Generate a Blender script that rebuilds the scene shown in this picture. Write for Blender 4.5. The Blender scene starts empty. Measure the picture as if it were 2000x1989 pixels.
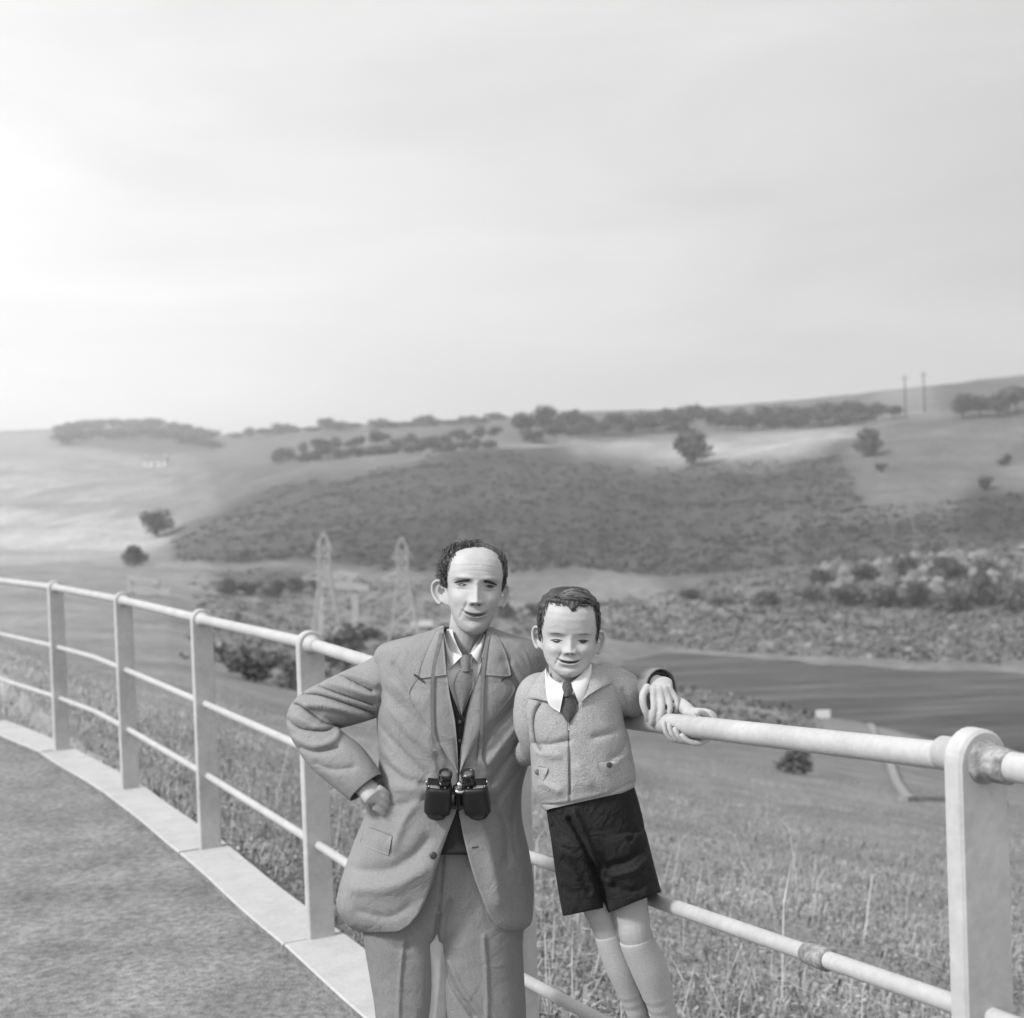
import bpy, bmesh, math, random
import numpy as np
from mathutils import Vector, Matrix, noise as mnoise

rng = np.random.default_rng(7)
random.seed(7)
scene = bpy.context.scene
COL = scene.collection

# ------------------------------------------------------------------ camera
FPX, HC = 2750.0, 1.75            # focal length in photo pixels, camera height (m)
_p = math.atan2(994.5 - 940.0, FPX)
_a = math.atan(0.035)
_F = np.array([0, math.cos(_p), -math.sin(_p)])
_U0 = np.array([0, math.sin(_p), math.cos(_p)])
_R = np.array([1.0, 0, 0]) * math.cos(_a) - _U0 * math.sin(_a)
_U = _U0 * math.cos(_a) + np.array([1.0, 0, 0]) * math.sin(_a)
_C = np.array([0, 0, HC])

cam_data = bpy.data.cameras.new('camera')
cam = bpy.data.objects.new('camera', cam_data)
COL.objects.link(cam)
cam.matrix_world = Matrix(((_R[0], _U[0], -_F[0], 0), (_R[1], _U[1], -_F[1], 0), (_R[2], _U[2], -_F[2], HC), (0, 0, 0, 1)))
cam_data.sensor_width = 36.0
cam_data.lens = FPX / 2000.0 * 36.0
cam_data.clip_start = 0.05
cam_data.clip_end = 12000.0
cam_data.dof.use_dof = True
cam_data.dof.focus_distance = 3.2
cam_data.dof.aperture_fstop = 4.2
scene.camera = cam

# ------------------------------------------------------------------ sky and sun
SUN_DIR = Vector((-0.72, -0.40, 0.74)).normalized()      # towards the sun
world = bpy.data.worlds.new('World'); scene.world = world
world.use_nodes = True
nt = world.node_tree; N = nt.nodes; L = nt.links
bg = N['Background']
sky = N.new('ShaderNodeTexSky'); sky.sky_type = 'NISHITA'; sky.sun_disc = False
sky.sun_elevation = math.asin(SUN_DIR.z)
sky.sun_rotation = math.atan2(SUN_DIR.x, SUN_DIR.y)
sky.air_density = 1.0; sky.dust_density = 4.0
bw = N.new('ShaderNodeRGBToBW'); L.new(sky.outputs[0], bw.inputs[0])
tc = N.new('ShaderNodeTexCoord')
mp = N.new('ShaderNodeMapping'); mp.inputs['Scale'].default_value = (1.0, 1.0, 4.2)
mp.inputs['Rotation'].default_value = (0.0, 0.10, 0.0)
L.new(tc.outputs['Generated'], mp.inputs['Vector'])
n1 = N.new('ShaderNodeTexNoise'); n1.inputs['Scale'].default_value = 2.6; n1.inputs['Detail'].default_value = 5.0
n1.inputs['Roughness'].default_value = 0.5; n1.inputs['Distortion'].default_value = 0.4
L.new(mp.outputs[0], n1.inputs['Vector'])
r1 = N.new('ShaderNodeMapRange'); r1.inputs['From Min'].default_value = 0.3; r1.inputs['From Max'].default_value = 0.7
r1.inputs['To Min'].default_value = 0.90; r1.inputs['To Max'].default_value = 1.10
L.new(n1.outputs['Fac'], r1.inputs['Value'])
# cloud deck: brighter round the hidden sun, brighter again towards the horizon
dot = N.new('ShaderNodeVectorMath'); dot.operation = 'DOT_PRODUCT'
L.new(tc.outputs['Generated'], dot.inputs[0]); dot.inputs[1].default_value = tuple(SUN_DIR)
r2 = N.new('ShaderNodeMapRange'); r2.inputs['From Min'].default_value = -0.72; r2.inputs['From Max'].default_value = 0.45
r2.inputs['To Min'].default_value = 3.9; r2.inputs['To Max'].default_value = 9.8
r2.interpolation_type = 'SMOOTHSTEP'
L.new(dot.outputs['Value'], r2.inputs['Value'])
sep = N.new('ShaderNodeSeparateXYZ'); L.new(tc.outputs['Generated'], sep.inputs[0])
r3 = N.new('ShaderNodeMapRange'); r3.inputs['From Min'].default_value = 0.0; r3.inputs['From Max'].default_value = 0.30
r3.inputs['To Min'].default_value = 1.27; r3.inputs['To Max'].default_value = 1.0
r3.interpolation_type = 'SMOOTHSTEP'
L.new(sep.outputs['Z'], r3.inputs['Value'])
def vm(op, a, b):
    m = N.new('ShaderNodeMath'); m.operation = op
    for i, v in enumerate((a, b)):
        if isinstance(v, (int, float)): m.inputs[i].default_value = v
        else: L.new(v, m.inputs[i])
    return m.outputs[0]
deck = vm('MULTIPLY', vm('MULTIPLY', r2.outputs[0], r1.outputs[0]), r3.outputs[0])
tot = vm('ADD', vm('MULTIPLY', deck, 0.9), vm('MULTIPLY', bw.outputs[0], 0.1))
L.new(tot, bg.inputs['Color'])
bg.inputs['Strength'].default_value = 0.078

sun_data = bpy.data.lights.new('sun', 'SUN')
sun = bpy.data.objects.new('sun', sun_data); COL.objects.link(sun)
sun.rotation_euler = (-SUN_DIR).to_track_quat('-Z', 'Y').to_euler()
sun_data.energy = 2.6
sun_data.angle = math.radians(11)
sun_data.color = (1.0, 1.0, 1.0)

scene.view_settings.view_transform = 'Standard'
scene.view_settings.look = 'None'
scene.view_settings.exposure = 0.74
scene.view_settings.gamma = 1.0
scene.view_settings.use_curve_mapping = False
scene.cycles.max_bounces = 5
scene.cycles.use_denoising = True

# ------------------------------------------------------------------ projection helpers
def P(px, py, d):
    """world point seen at photo pixel (px, py) at depth d metres"""
    px, py, d = np.asarray(px, float), np.asarray(py, float), np.asarray(d, float)
    return _C + d[..., None] * (_F + ((px - 1000) / FPX)[..., None] * _R + ((994.5 - py) / FPX)[..., None] * _U)
def proj(X):
    v = np.asarray(X, float) - _C
    d = v @ _F
    return 1000 + FPX * (v @ _R) / d, 994.5 - FPX * (v @ _U) / d, d

# ------------------------------------------------------------------ mesh helpers
def empty(name, loc, label=None, cat=None, group=None):
    o = bpy.data.objects.new(name, None); COL.objects.link(o); o.location = tuple(map(float, loc))
    o.empty_display_size = 0.1
    return tag(o, label, cat, group)
def tag(o, label=None, cat=None, group=None, kind=None):
    if label: o['label'] = label
    if cat: o['category'] = cat
    if group: o['group'] = group
    if kind: o['kind'] = kind
    return o
def base_of(parent):
    """world origin of a parent chain built without rotation"""
    b = np.zeros(3)
    while parent is not None:
        b += np.array(parent.location); parent = parent.parent
    return b
def build(name, V, Fc, mat, parent=None, smooth=True, loc=None):
    V = np.asarray(V, float).reshape(-1, 3)
    o_loc = np.zeros(3) if loc is None else np.asarray(loc, float)
    V = V - base_of(parent) - o_loc
    me = bpy.data.meshes.new(name)
    me.from_pydata(V.tolist(), [], [list(map(int, f)) for f in Fc])
    me.update()
    if smooth: me.polygons.foreach_set('use_smooth', [True] * len(me.polygons))
    if mat: me.materials.append(mat)
    o = bpy.data.objects.new(name, me); COL.objects.link(o)
    o.location = tuple(o_loc)
    if parent is not None: o.parent = parent
    return o
def fast_build(name, V, quads, mat, parent=None, smooth=True, attrs=None):
    """quads: (n,4) or (n,3) numpy array"""
    V = np.asarray(V, float).reshape(-1, 3) - base_of(parent)
    quads = np.asarray(quads, np.int32)
    me = bpy.data.meshes.new(name)
    n, k = quads.shape
    me.vertices.add(len(V)); me.vertices.foreach_set('co', V.ravel())
    me.loops.add(n * k); me.loops.foreach_set('vertex_index', quads.ravel())
    me.polygons.add(n); me.polygons.foreach_set('loop_start', np.arange(0, n * k, k, dtype=np.int32))
    me.update(calc_edges=True)
    me.polygons.foreach_set('use_smooth', [smooth] * n)
    for nm, val in (attrs or {}).items():
        at = me.attributes.new(nm, 'FLOAT', 'POINT'); at.data.foreach_set('value', np.asarray(val, np.float32))
    if mat: me.materials.append(mat)
    o = bpy.data.objects.new(name, me); COL.objects.link(o)
    if parent is not None: o.parent = parent
    return o
def grid_faces(nr, nc, closed=False, off=0):
    f = []
    for r in range(nr - 1):
        for c in range(nc if closed else nc - 1):
            a, b = off + r * nc + c, off + r * nc + (c + 1) % nc
            f.append((a, b, b + nc, a + nc))
    return f
def catmull(keys, n):
    """smooth interpolation of key rows (k, m) to n rows"""
    K = np.asarray(keys, float); k = len(K)
    t = np.linspace(0, k - 1, n); i = np.clip(t.astype(int), 0, k - 2); u = (t - i)[:, None]
    p0, p1, p2, p3 = K[np.clip(i - 1, 0, k - 1)], K[i], K[i + 1], K[np.clip(i + 2, 0, k - 1)]
    return 0.5 * ((2 * p1) + (-p0 + p2) * u + (2 * p0 - 5 * p1 + 4 * p2 - p3) * u ** 2 + (-p0 + 3 * p1 - 3 * p2 + p3) * u ** 3)
def tube(C_, Rr, seg=10, flat=None, caps=True, up=None):
    """tube round world path C_ (n,3) with radii Rr; flat=(across, along_up) scales"""
    C_ = np.asarray(C_, float); Rr = np.broadcast_to(np.asarray(Rr, float), (len(C_),))
    T = np.gradient(C_, axis=0); T /= np.linalg.norm(T, axis=1)[:, None] + 1e-12
    u = np.array(up if up is not None else (0, 0, 1.0), float)
    if abs(T[0] @ u) > 0.95: u = np.array([1.0, 0, 0])
    V = []; 
    for i in range(len(C_)):
        u = u - (u @ T[i]) * T[i]; u /= np.linalg.norm(u)
        w = np.cross(T[i], u)
        fa, fb = flat if flat is not None else (1, 1)
        an = np.linspace(0, 2 * math.pi, seg, endpoint=False)
        V.append(C_[i] + Rr[i] * (np.cos(an)[:, None] * w * fa + np.sin(an)[:, None] * u * fb))
    V = np.concatenate(V)
    Fc = grid_faces(len(C_), seg, True)
    if caps:
        n = len(V)
        e0 = C_[0] - T[0] * Rr[0] * 0.6; e1 = C_[-1] + T[-1] * Rr[-1] * 0.6
        V = np.vstack([V, e0, e1]); last = (len(C_) - 1) * seg
        for c in range(seg):
            Fc.append((n, (c + 1) % seg, c)); Fc.append((n + 1, last + c, last + (c + 1) % seg))
    return V, Fc
def pxtube(keys, n=24, seg=16, flat=None, caps=True):
    """keys: (px, py, depth, radius_px) -> tube"""
    K = catmull(keys, n)
    return tube(P(K[:, 0], K[:, 1], K[:, 2]), K[:, 3] * K[:, 2] / FPX, seg, flat, caps)
class MB:
    def __init__(s): s.V = []; s.F = []; s.n = 0
    def add(s, VF):
        V, Fc = VF; V = np.asarray(V, float).reshape(-1, 3)
        s.V.append(V); s.F += [tuple(int(i) + s.n for i in f) for f in Fc]; s.n += len(V); return s
    def get(s): return np.concatenate(s.V), s.F
    def build(s, name, mat, parent=None, smooth=True): return build(name, *s.get(), mat, parent, smooth)
def box(c, x, y, z):
    """oriented box: centre and three half-axis vectors"""
    c, x, y, z = (np.asarray(v, float) for v in (c, x, y, z))
    V = [c + a * x + b * y + d * z for d in (-1, 1) for b in (-1, 1) for a in (-1, 1)]
    return V, [(0, 2, 3, 1), (4, 5, 7, 6), (0, 1, 5, 4), (2, 6, 7, 3), (0, 4, 6, 2), (1, 3, 7, 5)]
def lathe(c, axis, prof, seg=20, caps=True):
    """profile [(t along axis, radius)]"""
    axis = np.asarray(axis, float); axis = axis / np.linalg.norm(axis)
    u = np.array([1.0, 0, 0]) if abs(axis[0]) < 0.8 else np.array([0, 1.0, 0])
    u = u - (u @ axis) * axis; u /= np.linalg.norm(u); w = np.cross(axis, u)
    an = np.linspace(0, 2 * math.pi, seg, endpoint=False)
    V = np.concatenate([np.asarray(c) + t * axis + r * (np.cos(an)[:, None] * u + np.sin(an)[:, None] * w) for t, r in prof])
    Fc = grid_faces(len(prof), seg, True)
    if caps: Fc += [tuple(range(seg))[::-1], tuple(range((len(prof) - 1) * seg, len(prof) * seg))]
    return V, Fc
def add_bevel(o, w, seg=2):
    m = o.modifiers.new('bevel', 'BEVEL'); m.width = w; m.segments = seg; m.limit_method = 'ANGLE'
    return o
def remesh(name, V, Fc, voxel, mat, parent=None, smooth_it=3, loc=None):
    """union of overlapping shells into one continuous surface"""
    tmp = build('tmp', V, Fc, None)
    m = tmp.modifiers.new('r', 'REMESH'); m.mode = 'VOXEL'; m.voxel_size = voxel; m.use_smooth_shade = True
    if smooth_it:
        s = tmp.modifiers.new('s', 'SMOOTH'); s.factor = 0.5; s.iterations = smooth_it
    dg = bpy.context.evaluated_depsgraph_get()
    me = bpy.data.meshes.new_from_object(tmp.evaluated_get(dg))
    bpy.data.objects.remove(tmp)
    me.name = name
    o = bpy.data.objects.new(name, me); COL.objects.link(o)
    me.materials.clear(); me.materials.append(mat)
    me.polygons.foreach_set('use_smooth', [True] * len(me.polygons))
    off = base_of(parent) + (np.zeros(3) if loc is None else np.asarray(loc))
    co = np.empty(len(me.vertices) * 3); me.vertices.foreach_get('co', co)
    me.vertices.foreach_set('co', (co.reshape(-1, 3) - off).ravel())
    if loc is not None: o.location = tuple(loc)
    if parent is not None: o.parent = parent
    me.update()
    return o
def co_world(o):
    me = o.data; co = np.empty(len(me.vertices) * 3); me.vertices.foreach_get('co', co)
    return co.reshape(-1, 3) + base_of(o.parent) + np.array(o.location)
def set_world(o, X):
    o.data.vertices.foreach_set('co', (X - base_of(o.parent) - np.array(o.location)).ravel()); o.data.update()

# ------------------------------------------------------------------ materials (black-and-white: greys only)
GA = 0.80
def gmat(name, base, rough=0.8, nscale=0, namp=0.0, bump=0.0, bscale=None, metal=0.0, spec=0.4, attr=None, stretch=None, nscale2=0, namp2=0.0, bdist=0.01, wr=0.0, wscale=16):
    base = base * GA
    m = bpy.data.materials.new(name); m.use_nodes = True
    t = m.node_tree; n = t.nodes; l = t.links
    b = n['Principled BSDF']
    b.inputs['Roughness'].default_value = rough
    b.inputs['Metallic'].default_value = metal
    b.inputs['Specular IOR Level'].default_value = spec
    co = n.new('ShaderNodeTexCoord').outputs['Object']
    if stretch:
        mp_ = n.new('ShaderNodeMapping'); mp_.inputs['Scale'].default_value = stretch
        l.new(co, mp_.inputs[0]); co = mp_.outputs[0]
    def math_(op, a, c):
        q = n.new('ShaderNodeMath'); q.operation = op
        for i, v in enumerate((a, c)):
            if isinstance(v, (int, float)): q.inputs[i].default_value = v
            else: l.new(v, q.inputs[i])
        return q.outputs[0]
    val = None
    if attr:
        at = n.new('ShaderNodeAttribute'); at.attribute_name = attr; val = math_('MULTIPLY', at.outputs['Fac'], base)
    def tex(sc, amp, det=4):
        q = n.new('ShaderNodeTexNoise'); q.inputs['Scale'].default_value = sc; q.inputs['Detail'].default_value = det
        q.inputs['Roughness'].default_value = 0.6
        l.new(co, q.inputs['Vector'])
        r = n.new('ShaderNodeMapRange'); r.inputs['From Min'].default_value = 0.3; r.inputs['From Max'].default_value = 0.7
        r.inputs['To Min'].default_value = 1 - amp; r.inputs['To Max'].default_value = 1 + amp
        l.new(q.outputs['Fac'], r.inputs['Value']); return r.outputs[0]
    if namp: val = math_('MULTIPLY', val if val is not None else base, tex(nscale, namp))
    if namp2: val = math_('MULTIPLY', val if val is not None else base, tex(nscale2, namp2))
    if val is not None:
        l.new(val, b.inputs['Base Color'])
    else:
        b.inputs['Base Color'].default_value = (base, base, base, 1)
    if bump:
        q = n.new('ShaderNodeTexNoise'); q.inputs['Scale'].default_value = bscale or nscale; q.inputs['Detail'].default_value = 4
        l.new(co, q.inputs['Vector'])
        bp = n.new('ShaderNodeBump'); bp.inputs['Strength'].default_value = bump; bp.inputs['Distance'].default_value = bdist
        l.new(q.outputs['Fac'], bp.inputs['Height']); l.new(bp.outputs[0], b.inputs['Normal'])
        if wr:          # soft crumpling of cloth
            q2 = n.new('ShaderNodeTexNoise'); q2.inputs['Scale'].default_value = wscale; q2.inputs['Detail'].default_value = 3; q2.inputs['Distortion'].default_value = 1.2
            l.new(co, q2.inputs['Vector'])
            b2 = n.new('ShaderNodeBump'); b2.inputs['Strength'].default_value = 1.0; b2.inputs['Distance'].default_value = wr
            l.new(q2.outputs['Fac'], b2.inputs['Height']); l.new(b2.outputs[0], bp.inputs['Normal'])
    return m

M = {}
M['terrain'] = gmat('terrain', 1.0, 0.95, 0.9, 0.22, 0.6, 2.5, attr='tone', nscale2=0.12, namp2=0.22, spec=0.1, bdist=0.15)
M['grass'] = gmat('grass_blades', 1.0, 0.8, attr='tone', spec=0.2)
M['scrub'] = gmat('scrub', 1.0, 0.9, attr='tone', spec=0.1)
M['leaf'] = gmat('foliage', 0.105, 0.85, 2.0, 0.45, spec=0.15)
M['leaf_light'] = gmat('foliage_pale', 0.14, 0.85, 2.0, 0.4, spec=0.15)
M['bark'] = gmat('bark', 0.08, 0.9, 6, 0.3, 0.3)
M['tarmac'] = gmat('tarmac', 0.215, 0.92, 30, 0.42, 0.9, 90, nscale2=2.6, namp2=0.26, spec=0.25, bdist=0.008)
M['concrete'] = gmat('concrete', 0.47, 0.85, 9, 0.09, 0.35, 70, nscale2=55, namp2=0.07, spec=0.25, bdist=0.004)
M['paint'] = gmat('railing_paint', 0.46, 0.55, 7, 0.10, 0.25, 45, nscale2=60, namp2=0.08, bdist=0.003)
M['postpaint'] = gmat('post_paint', 0.48, 0.75, 6, 0.14, 0.3, 60, nscale2=40, namp2=0.08, bdist=0.003)
M['rustpaint'] = gmat('worn_socket', 0.26, 0.8, 38, 0.55, 0.6, 60, nscale2=90, namp2=0.3, bdist=0.004)
M['water'] = gmat('river_water', 0.055, 0.35, 0.28, 0.98, 0.6, 0.7, stretch=(0.25, 1.8, 1.0), spec=0.07, bdist=0.12, nscale2=0.9, namp2=0.6)  # stretched noise puts weed and pale reflection streaks into the base colour
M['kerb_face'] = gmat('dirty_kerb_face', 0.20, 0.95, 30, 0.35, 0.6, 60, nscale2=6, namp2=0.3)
M['footpath'] = gmat('footpath_gravel', 0.29, 0.95, 3.0, 0.15, 0.3, 12)
M['pale_steel'] = gmat('pale_steel', 0.45, 0.6)
M['wood_pale'] = gmat('weathered_timber', 0.45, 0.85, 4, 0.15)
M['pole'] = gmat('creosoted_pole', 0.05, 0.9)
M['whitewash'] = gmat('whitewash', 0.72, 0.85, 3, 0.06)
M['slate'] = gmat('slate', 0.22, 0.8, 3, 0.15)
M['glass_dark'] = gmat('window_glass', 0.04, 0.15)
# ================================================================== TERRAIN
RIVER_Z = -11.9
def horizon(px): return 940 - 0.035 * (px - 1000)
def depth_at_z(px, py, z):
    r = _F[2] + (px - 1000) / FPX * _R[2] + (994.5 - py) / FPX * _U[2]
    return (z - HC) / r
# columns of (row y, depth): near ... river near(4), river far(5), scrub base(6), hill foot(7), mid(8), brow(9), field(10), skyline(11)
TK = {
 -2200: [(1700,6),(1470,14),(1380,30),(1280,75),(1200,150),(1160,200),(1130,250),(1090,320),(1030,430),(980,560),(940,720),(905,950)],
 -800: [(1650,6),(1420,14),(1330,30),(1235,75),(1160,150),(1120,200),(1090,250),(1050,320),(990,430),(945,560),(905,720),(872,950)],
 0:   [(1700,6),(1440,13),(1330,28),(1225,70),(1140,140),(1095,190),(1065,240),(1025,300),(965,400),(915,520),(878,680),(842,900)],
 330: [(1800,5.5),(1550,9),(1400,18),(1300,40),(1200,90),(1140,140),(1095,180),(1060,215),(985,280),(925,420),(870,620),(828,900)],
 430: [(1830,5.5),(1580,9),(1420,18),(1315,40),(1225,85),(1160,130),(1115,160),(1085,180),(1010,225),(940,330),(885,560),(849,800)],
 600: [(1900,5.5),(1650,9),(1450,20),(1350,40),(1285,75),(1220,115),(1150,145),(1108,165),(1020,205),(930,260),(880,390),(834,640)],
 1000:[(1989,5.5),(1700,9),(1500,20),(1390,45),(1305,80),(1245,112),(1180,132),(1120,152),(1000,190),(888,240),(850,320),(814,520)],
 1150:[(2040,5.2),(1740,9),(1530,20),(1410,44),(1320,0),(1262,0),(1195,131),(1130,150),(1000,190),(884,236),(852,300),(803,480)],
 1300:[(2300,3.7),(1800,8.5),(1560,20),(1440,42),(1345,0),(1262,0),(1195,130),(1140,148),(1010,190),(896,235),(858,290),(800,450)],
 1600:[(2700,2.8),(1850,8),(1600,19),(1480,40),(1395,0),(1282,0),(1205,124),(1140,140),(1000,180),(870,235),(838,300),(778,430)],
 1800:[(3000,2.4),(1900,7.8),(1640,18),(1520,38),(1440,0),(1293,0),(1215,119),(1170,128),(980,175),(858,230),(815,300),(755,430)],
 2000:[(3300,2.0),(1950,7.5),(1680,17),(1560,36),(1485,0),(1303,0),(1225,115),(1190,121),(970,170),(845,225),(795,310),(733,430)],
 2700:[(3600,1.8),(2000,7),(1720,16),(1600,34),(1540,0),(1330,0),(1215,110),(1170,118),(900,170),(800,225),(740,310),(690,430)],
 4200:[(3900,1.6),(2100,7),(1760,16),(1620,34),(1560,0),(1340,0),(1200,105),(1150,113),(860,165),(760,220),(690,310),(640,430)],
}
TK[9000] = [(y_ - 168, d_) for y_, d_ in TK[4200]]
TK[-6000] = [(y_ + 133, d_) for y_, d_ in TK[-2200]]
_tx = np.array(sorted(TK), float)
_ty = np.zeros((len(_tx), 12)); _ti = np.zeros((len(_tx), 12))
for i_, x_ in enumerate(sorted(TK)):
    for j_, (y_, d_) in enumerate(TK[x_]):
        if d_ == 0: d_ = depth_at_z(x_, y_, RIVER_Z + (0.0 if x_ >= 1290 else 0.5))
        _ty[i_, j_] = y_; _ti[i_, j_] = 1.0 / d_
def tcol(px):
    """row ys and inverse depths at column px (array)"""
    px = np.atleast_1d(np.asarray(px, float))
    return (np.stack([np.interp(px, _tx, _ty[:, j]) for j in range(12)], 1),
            np.stack([np.interp(px, _tx, _ti[:, j]) for j in range(12)], 1))
def terrain_depth(px, py):
    y, iv = tcol(px)
    return np.array([1.0 / np.interp(-q, -yy, ii) for q, yy, ii in zip(np.broadcast_to(py, (len(y),)), y, iv)])
FA, FB = np.array([0.745, 2.301]), np.array([-2.367, 8.489])
_fd = (FB - FA) / np.linalg.norm(FB - FA); _fn = np.array([_fd[1], -_fd[0]])      # _fn points beyond the railing
def side(X): return (X[..., 0] - FA[0]) * _fn[0] + (X[..., 1] - FA[1]) * _fn[1]
def vnoise(X, s, seed=0.0):
    """cheap smooth noise from summed sines"""
    x, y = X[..., 0] / s + seed * 3.1, X[..., 1] / s + seed * 1.7
    return (np.sin(x * 1.3 + 2.1 * np.sin(y * 0.7)) + np.sin(y * 1.7 + 1.9 * np.sin(x * 0.9 + 1)) + np.sin((x + y) * 2.3 + np.sin(y * 2.9 - x)) * 0.6) / 2.6
def terrain_point(px, py):
    d = terrain_depth(px, py)
    return place_z(P(np.atleast_1d(px), np.broadcast_to(py, d.shape), d))
def place_z(X):
    X = X.copy()
    s = side(X); w = np.clip((s - 0.25) / 4.0, 0, 1); w = w * w * (3 - 2 * w)
    zb = np.where(s < 0.1, -0.30, -0.16 - 0.30 * np.clip(s - 0.1, 0, 6))
    X[..., 2] = zb * (1 - w) + X[..., 2] * w
    return X
def inpoly(px, py, poly):
    r = np.zeros(px.shape, bool); n = len(poly)
    for i in range(n):
        (x0, y0), (x1, y1) = poly[i], poly[(i + 1) % n]
        c = ((y0 > py) != (y1 > py)) & (px < (x1 - x0) * (py - y0) / (y1 - y0 + 1e-9) + x0)
        r ^= c
    return r
cols = np.concatenate([np.arange(-6000, -2200, 200), np.arange(-2200, -300, 60), np.arange(-300, 2300, 7.0), np.arange(2300, 4200, 60), np.arange(4200, 9001, 160)])
SUB = 24
yk, ik = tcol(cols)
t_ = np.linspace(0, 11, 11 * SUB + 1); i_ = np.minimum(t_.astype(int), 10); u_ = t_ - i_
PY = yk[:, i_] * (1 - u_) + yk[:, i_ + 1] * u_
# inverse depth linear in image row inside each band = planar facets, then softened
IV = ik[:, i_] * (1 - u_) + ik[:, i_ + 1] * u_
PX = np.broadcast_to(cols[:, None], PY.shape)
X = P(PX, PY, 1.0 / IV)
rough = np.clip((1 / IV - 8) / 60, 0, 1)
hill = np.clip((t_ - 6.0) / 1.0, 0, 1)[None, :] * np.clip((11 - t_) / 1.5, 0, 1)[None, :]
X[..., 2] += rough * (0.25 * vnoise(X, 6.0) + 0.12 * vnoise(X, 2.2, 2)) + hill * (1.1 * vnoise(X, 17.0, 1) + 0.5 * vnoise(X, 6.5, 3))
riv = np.clip(np.minimum(t_ - 4.0, 5.0 - t_) * 4, 0, 1)[None, :] * np.clip((cols - 1160) / 120, 0, 1)[:, None]
X[..., 2] -= riv * 1.1
X = place_z(X)
def terrain_point(px, py):
    # look the built surface up (folds and hummocks included)
    px = np.atleast_1d(np.asarray(px, float)); py = np.broadcast_to(np.asarray(py, float), px.shape)
    ci = np.clip(np.searchsorted(cols, px) - 1, 0, len(cols) - 2); fu = np.clip((px - cols[ci]) / (cols[ci + 1] - cols[ci]), 0, 1)
    out = np.zeros((len(px), 3)); rows = np.arange(PY.shape[1], dtype=float)
    for k in range(len(px)):
        acc = 0
        for c, w in ((ci[k], 1 - fu[k]), (ci[k] + 1, fu[k])):
            r = np.interp(-py[k], -PY[c], rows); r0 = min(int(r), PY.shape[1] - 2); acc = acc + w * (X[c, r0] * (1 - (r - r0)) + X[c, r0 + 1] * (r - r0))
        out[k] = acc
    return out
# vegetation tones (albedo) by field and slope
tone = np.full(PY.shape, 0.195)
tone = tone + 0.05 * np.clip((30 - 1 / IV) / 20, 0, 1)
tone *= 1 + 0.10 * vnoise(X, 9.0, 5) + 0.10 * vnoise(X, 3.0, 6)
ZONES = [  # left-hand fields are raised in tone to carry some flare and fog
 ([(-6300,1010),(330,1000),(330,1060),(200,1100),(-6300,1160)], 0.29),
 ([(-6300,860),(100,850),(330,905),(340,980),(-6300,1000)], 0.24),
 ([(120,828),(300,815),(420,845),(470,880),(300,885),(100,870)], 0.10),
 ([(330,1050),(390,1000),(560,935),(700,908),(950,880),(1080,872),(1260,905),(1500,905),(1650,862),(1690,1000),(1760,1010),(2010,960),(9300,960),(9300,1050),(1900,1050),(1560,1110),(1300,1130),(1000,1112),(340,1098)], 0.078),
 ([(450,830),(1000,812),(1000,880),(700,905),(560,930),(420,980),(400,900)], 0.14),
 ([(590,928),(700,905),(860,890),(865,902),(700,918)], 0.20),
 ([(940,882),(1100,862),(1350,856),(1500,852),(1660,832),(1650,862),(1500,898),(1350,906),(1250,900),(1100,880)], 0.29),
 ([(1000,800),(1300,790),(1700,770),(1720,800),(1640,835),(1350,852),(1000,868)], 0.12),
 ([(1665,870),(1700,840),(1760,815),(9300,740),(9300,880),(2000,905),(1900,955),(1800,1010),(1690,1000),(1660,950)], 0.135),
 ([(1830,740),(9300,690),(9300,800),(1830,810)], 0.10),
 ([(1900,940),(9300,880),(9300,1060),(1960,1060),(1860,1010)], 0.055),
 ([(1300,1130),(1560,1105),(1900,1045),(9300,1040),(9300,1200),(1700,1195),(1300,1170)], 0.115),
 ([(1000,1190),(1300,1170),(1700,1195),(9300,1215),(9300,1330),(1600,1290),(1250,1262),(1000,1250)], 0.205),
 ([(430,1112),(640,1112),(640,1160),(430,1160)], 0.13),
 ([(1585,1608),(1690,1612),(1735,1645),(1690,1658),(1600,1630)], 0.30),
 ([(1150,1330),(1250,1345),(1500,1395),(1650,1440),(1500,1425),(1200,1400)], 0.21),
]
for poly, v in ZONES:
    S2 = np.stack([PX / 16.0, PY / 9.0], -1); jx, jy = PX + 12 * vnoise(S2, 2.0, 8) + 9 * vnoise(S2, 0.5, 3), PY + 3 * vnoise(S2, 1.6, 9) + 3 * vnoise(S2, 0.4, 5)
    m_ = inpoly(jx, jy, poly)
    tone[m_] = v * (1 + 0.26 * vnoise(X, 22.0, 14) + 0.12 * vnoise(X, 7.0, 4) + 0.12 * vnoise(X, 2.5, 7))[m_]
rock = inpoly(PX, PY, ZONES[11][0])
tone[rock] *= (1 + 0.45 * vnoise(X, 3.3, 11) + 0.35 * vnoise(X, 1.4, 12))[rock]
for _ in range(2):                       # field edges are never razor sharp
    for ax in (0, 1):
        tone = (np.roll(tone, 2, ax) + np.roll(tone, 1, ax) + tone + np.roll(tone, -1, ax) + np.roll(tone, -2, ax)) / 5 if ax == 0 else np.stack([np.convolve(np.pad(r, 2, 'edge'), np.ones(5) / 5, 'valid') for r in tone])
tone = tone * (1 + 0.35 * np.clip((560 - PX) / 560, 0, 1))      # ground colour lightened towards the left, standing in for flare and haze
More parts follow.
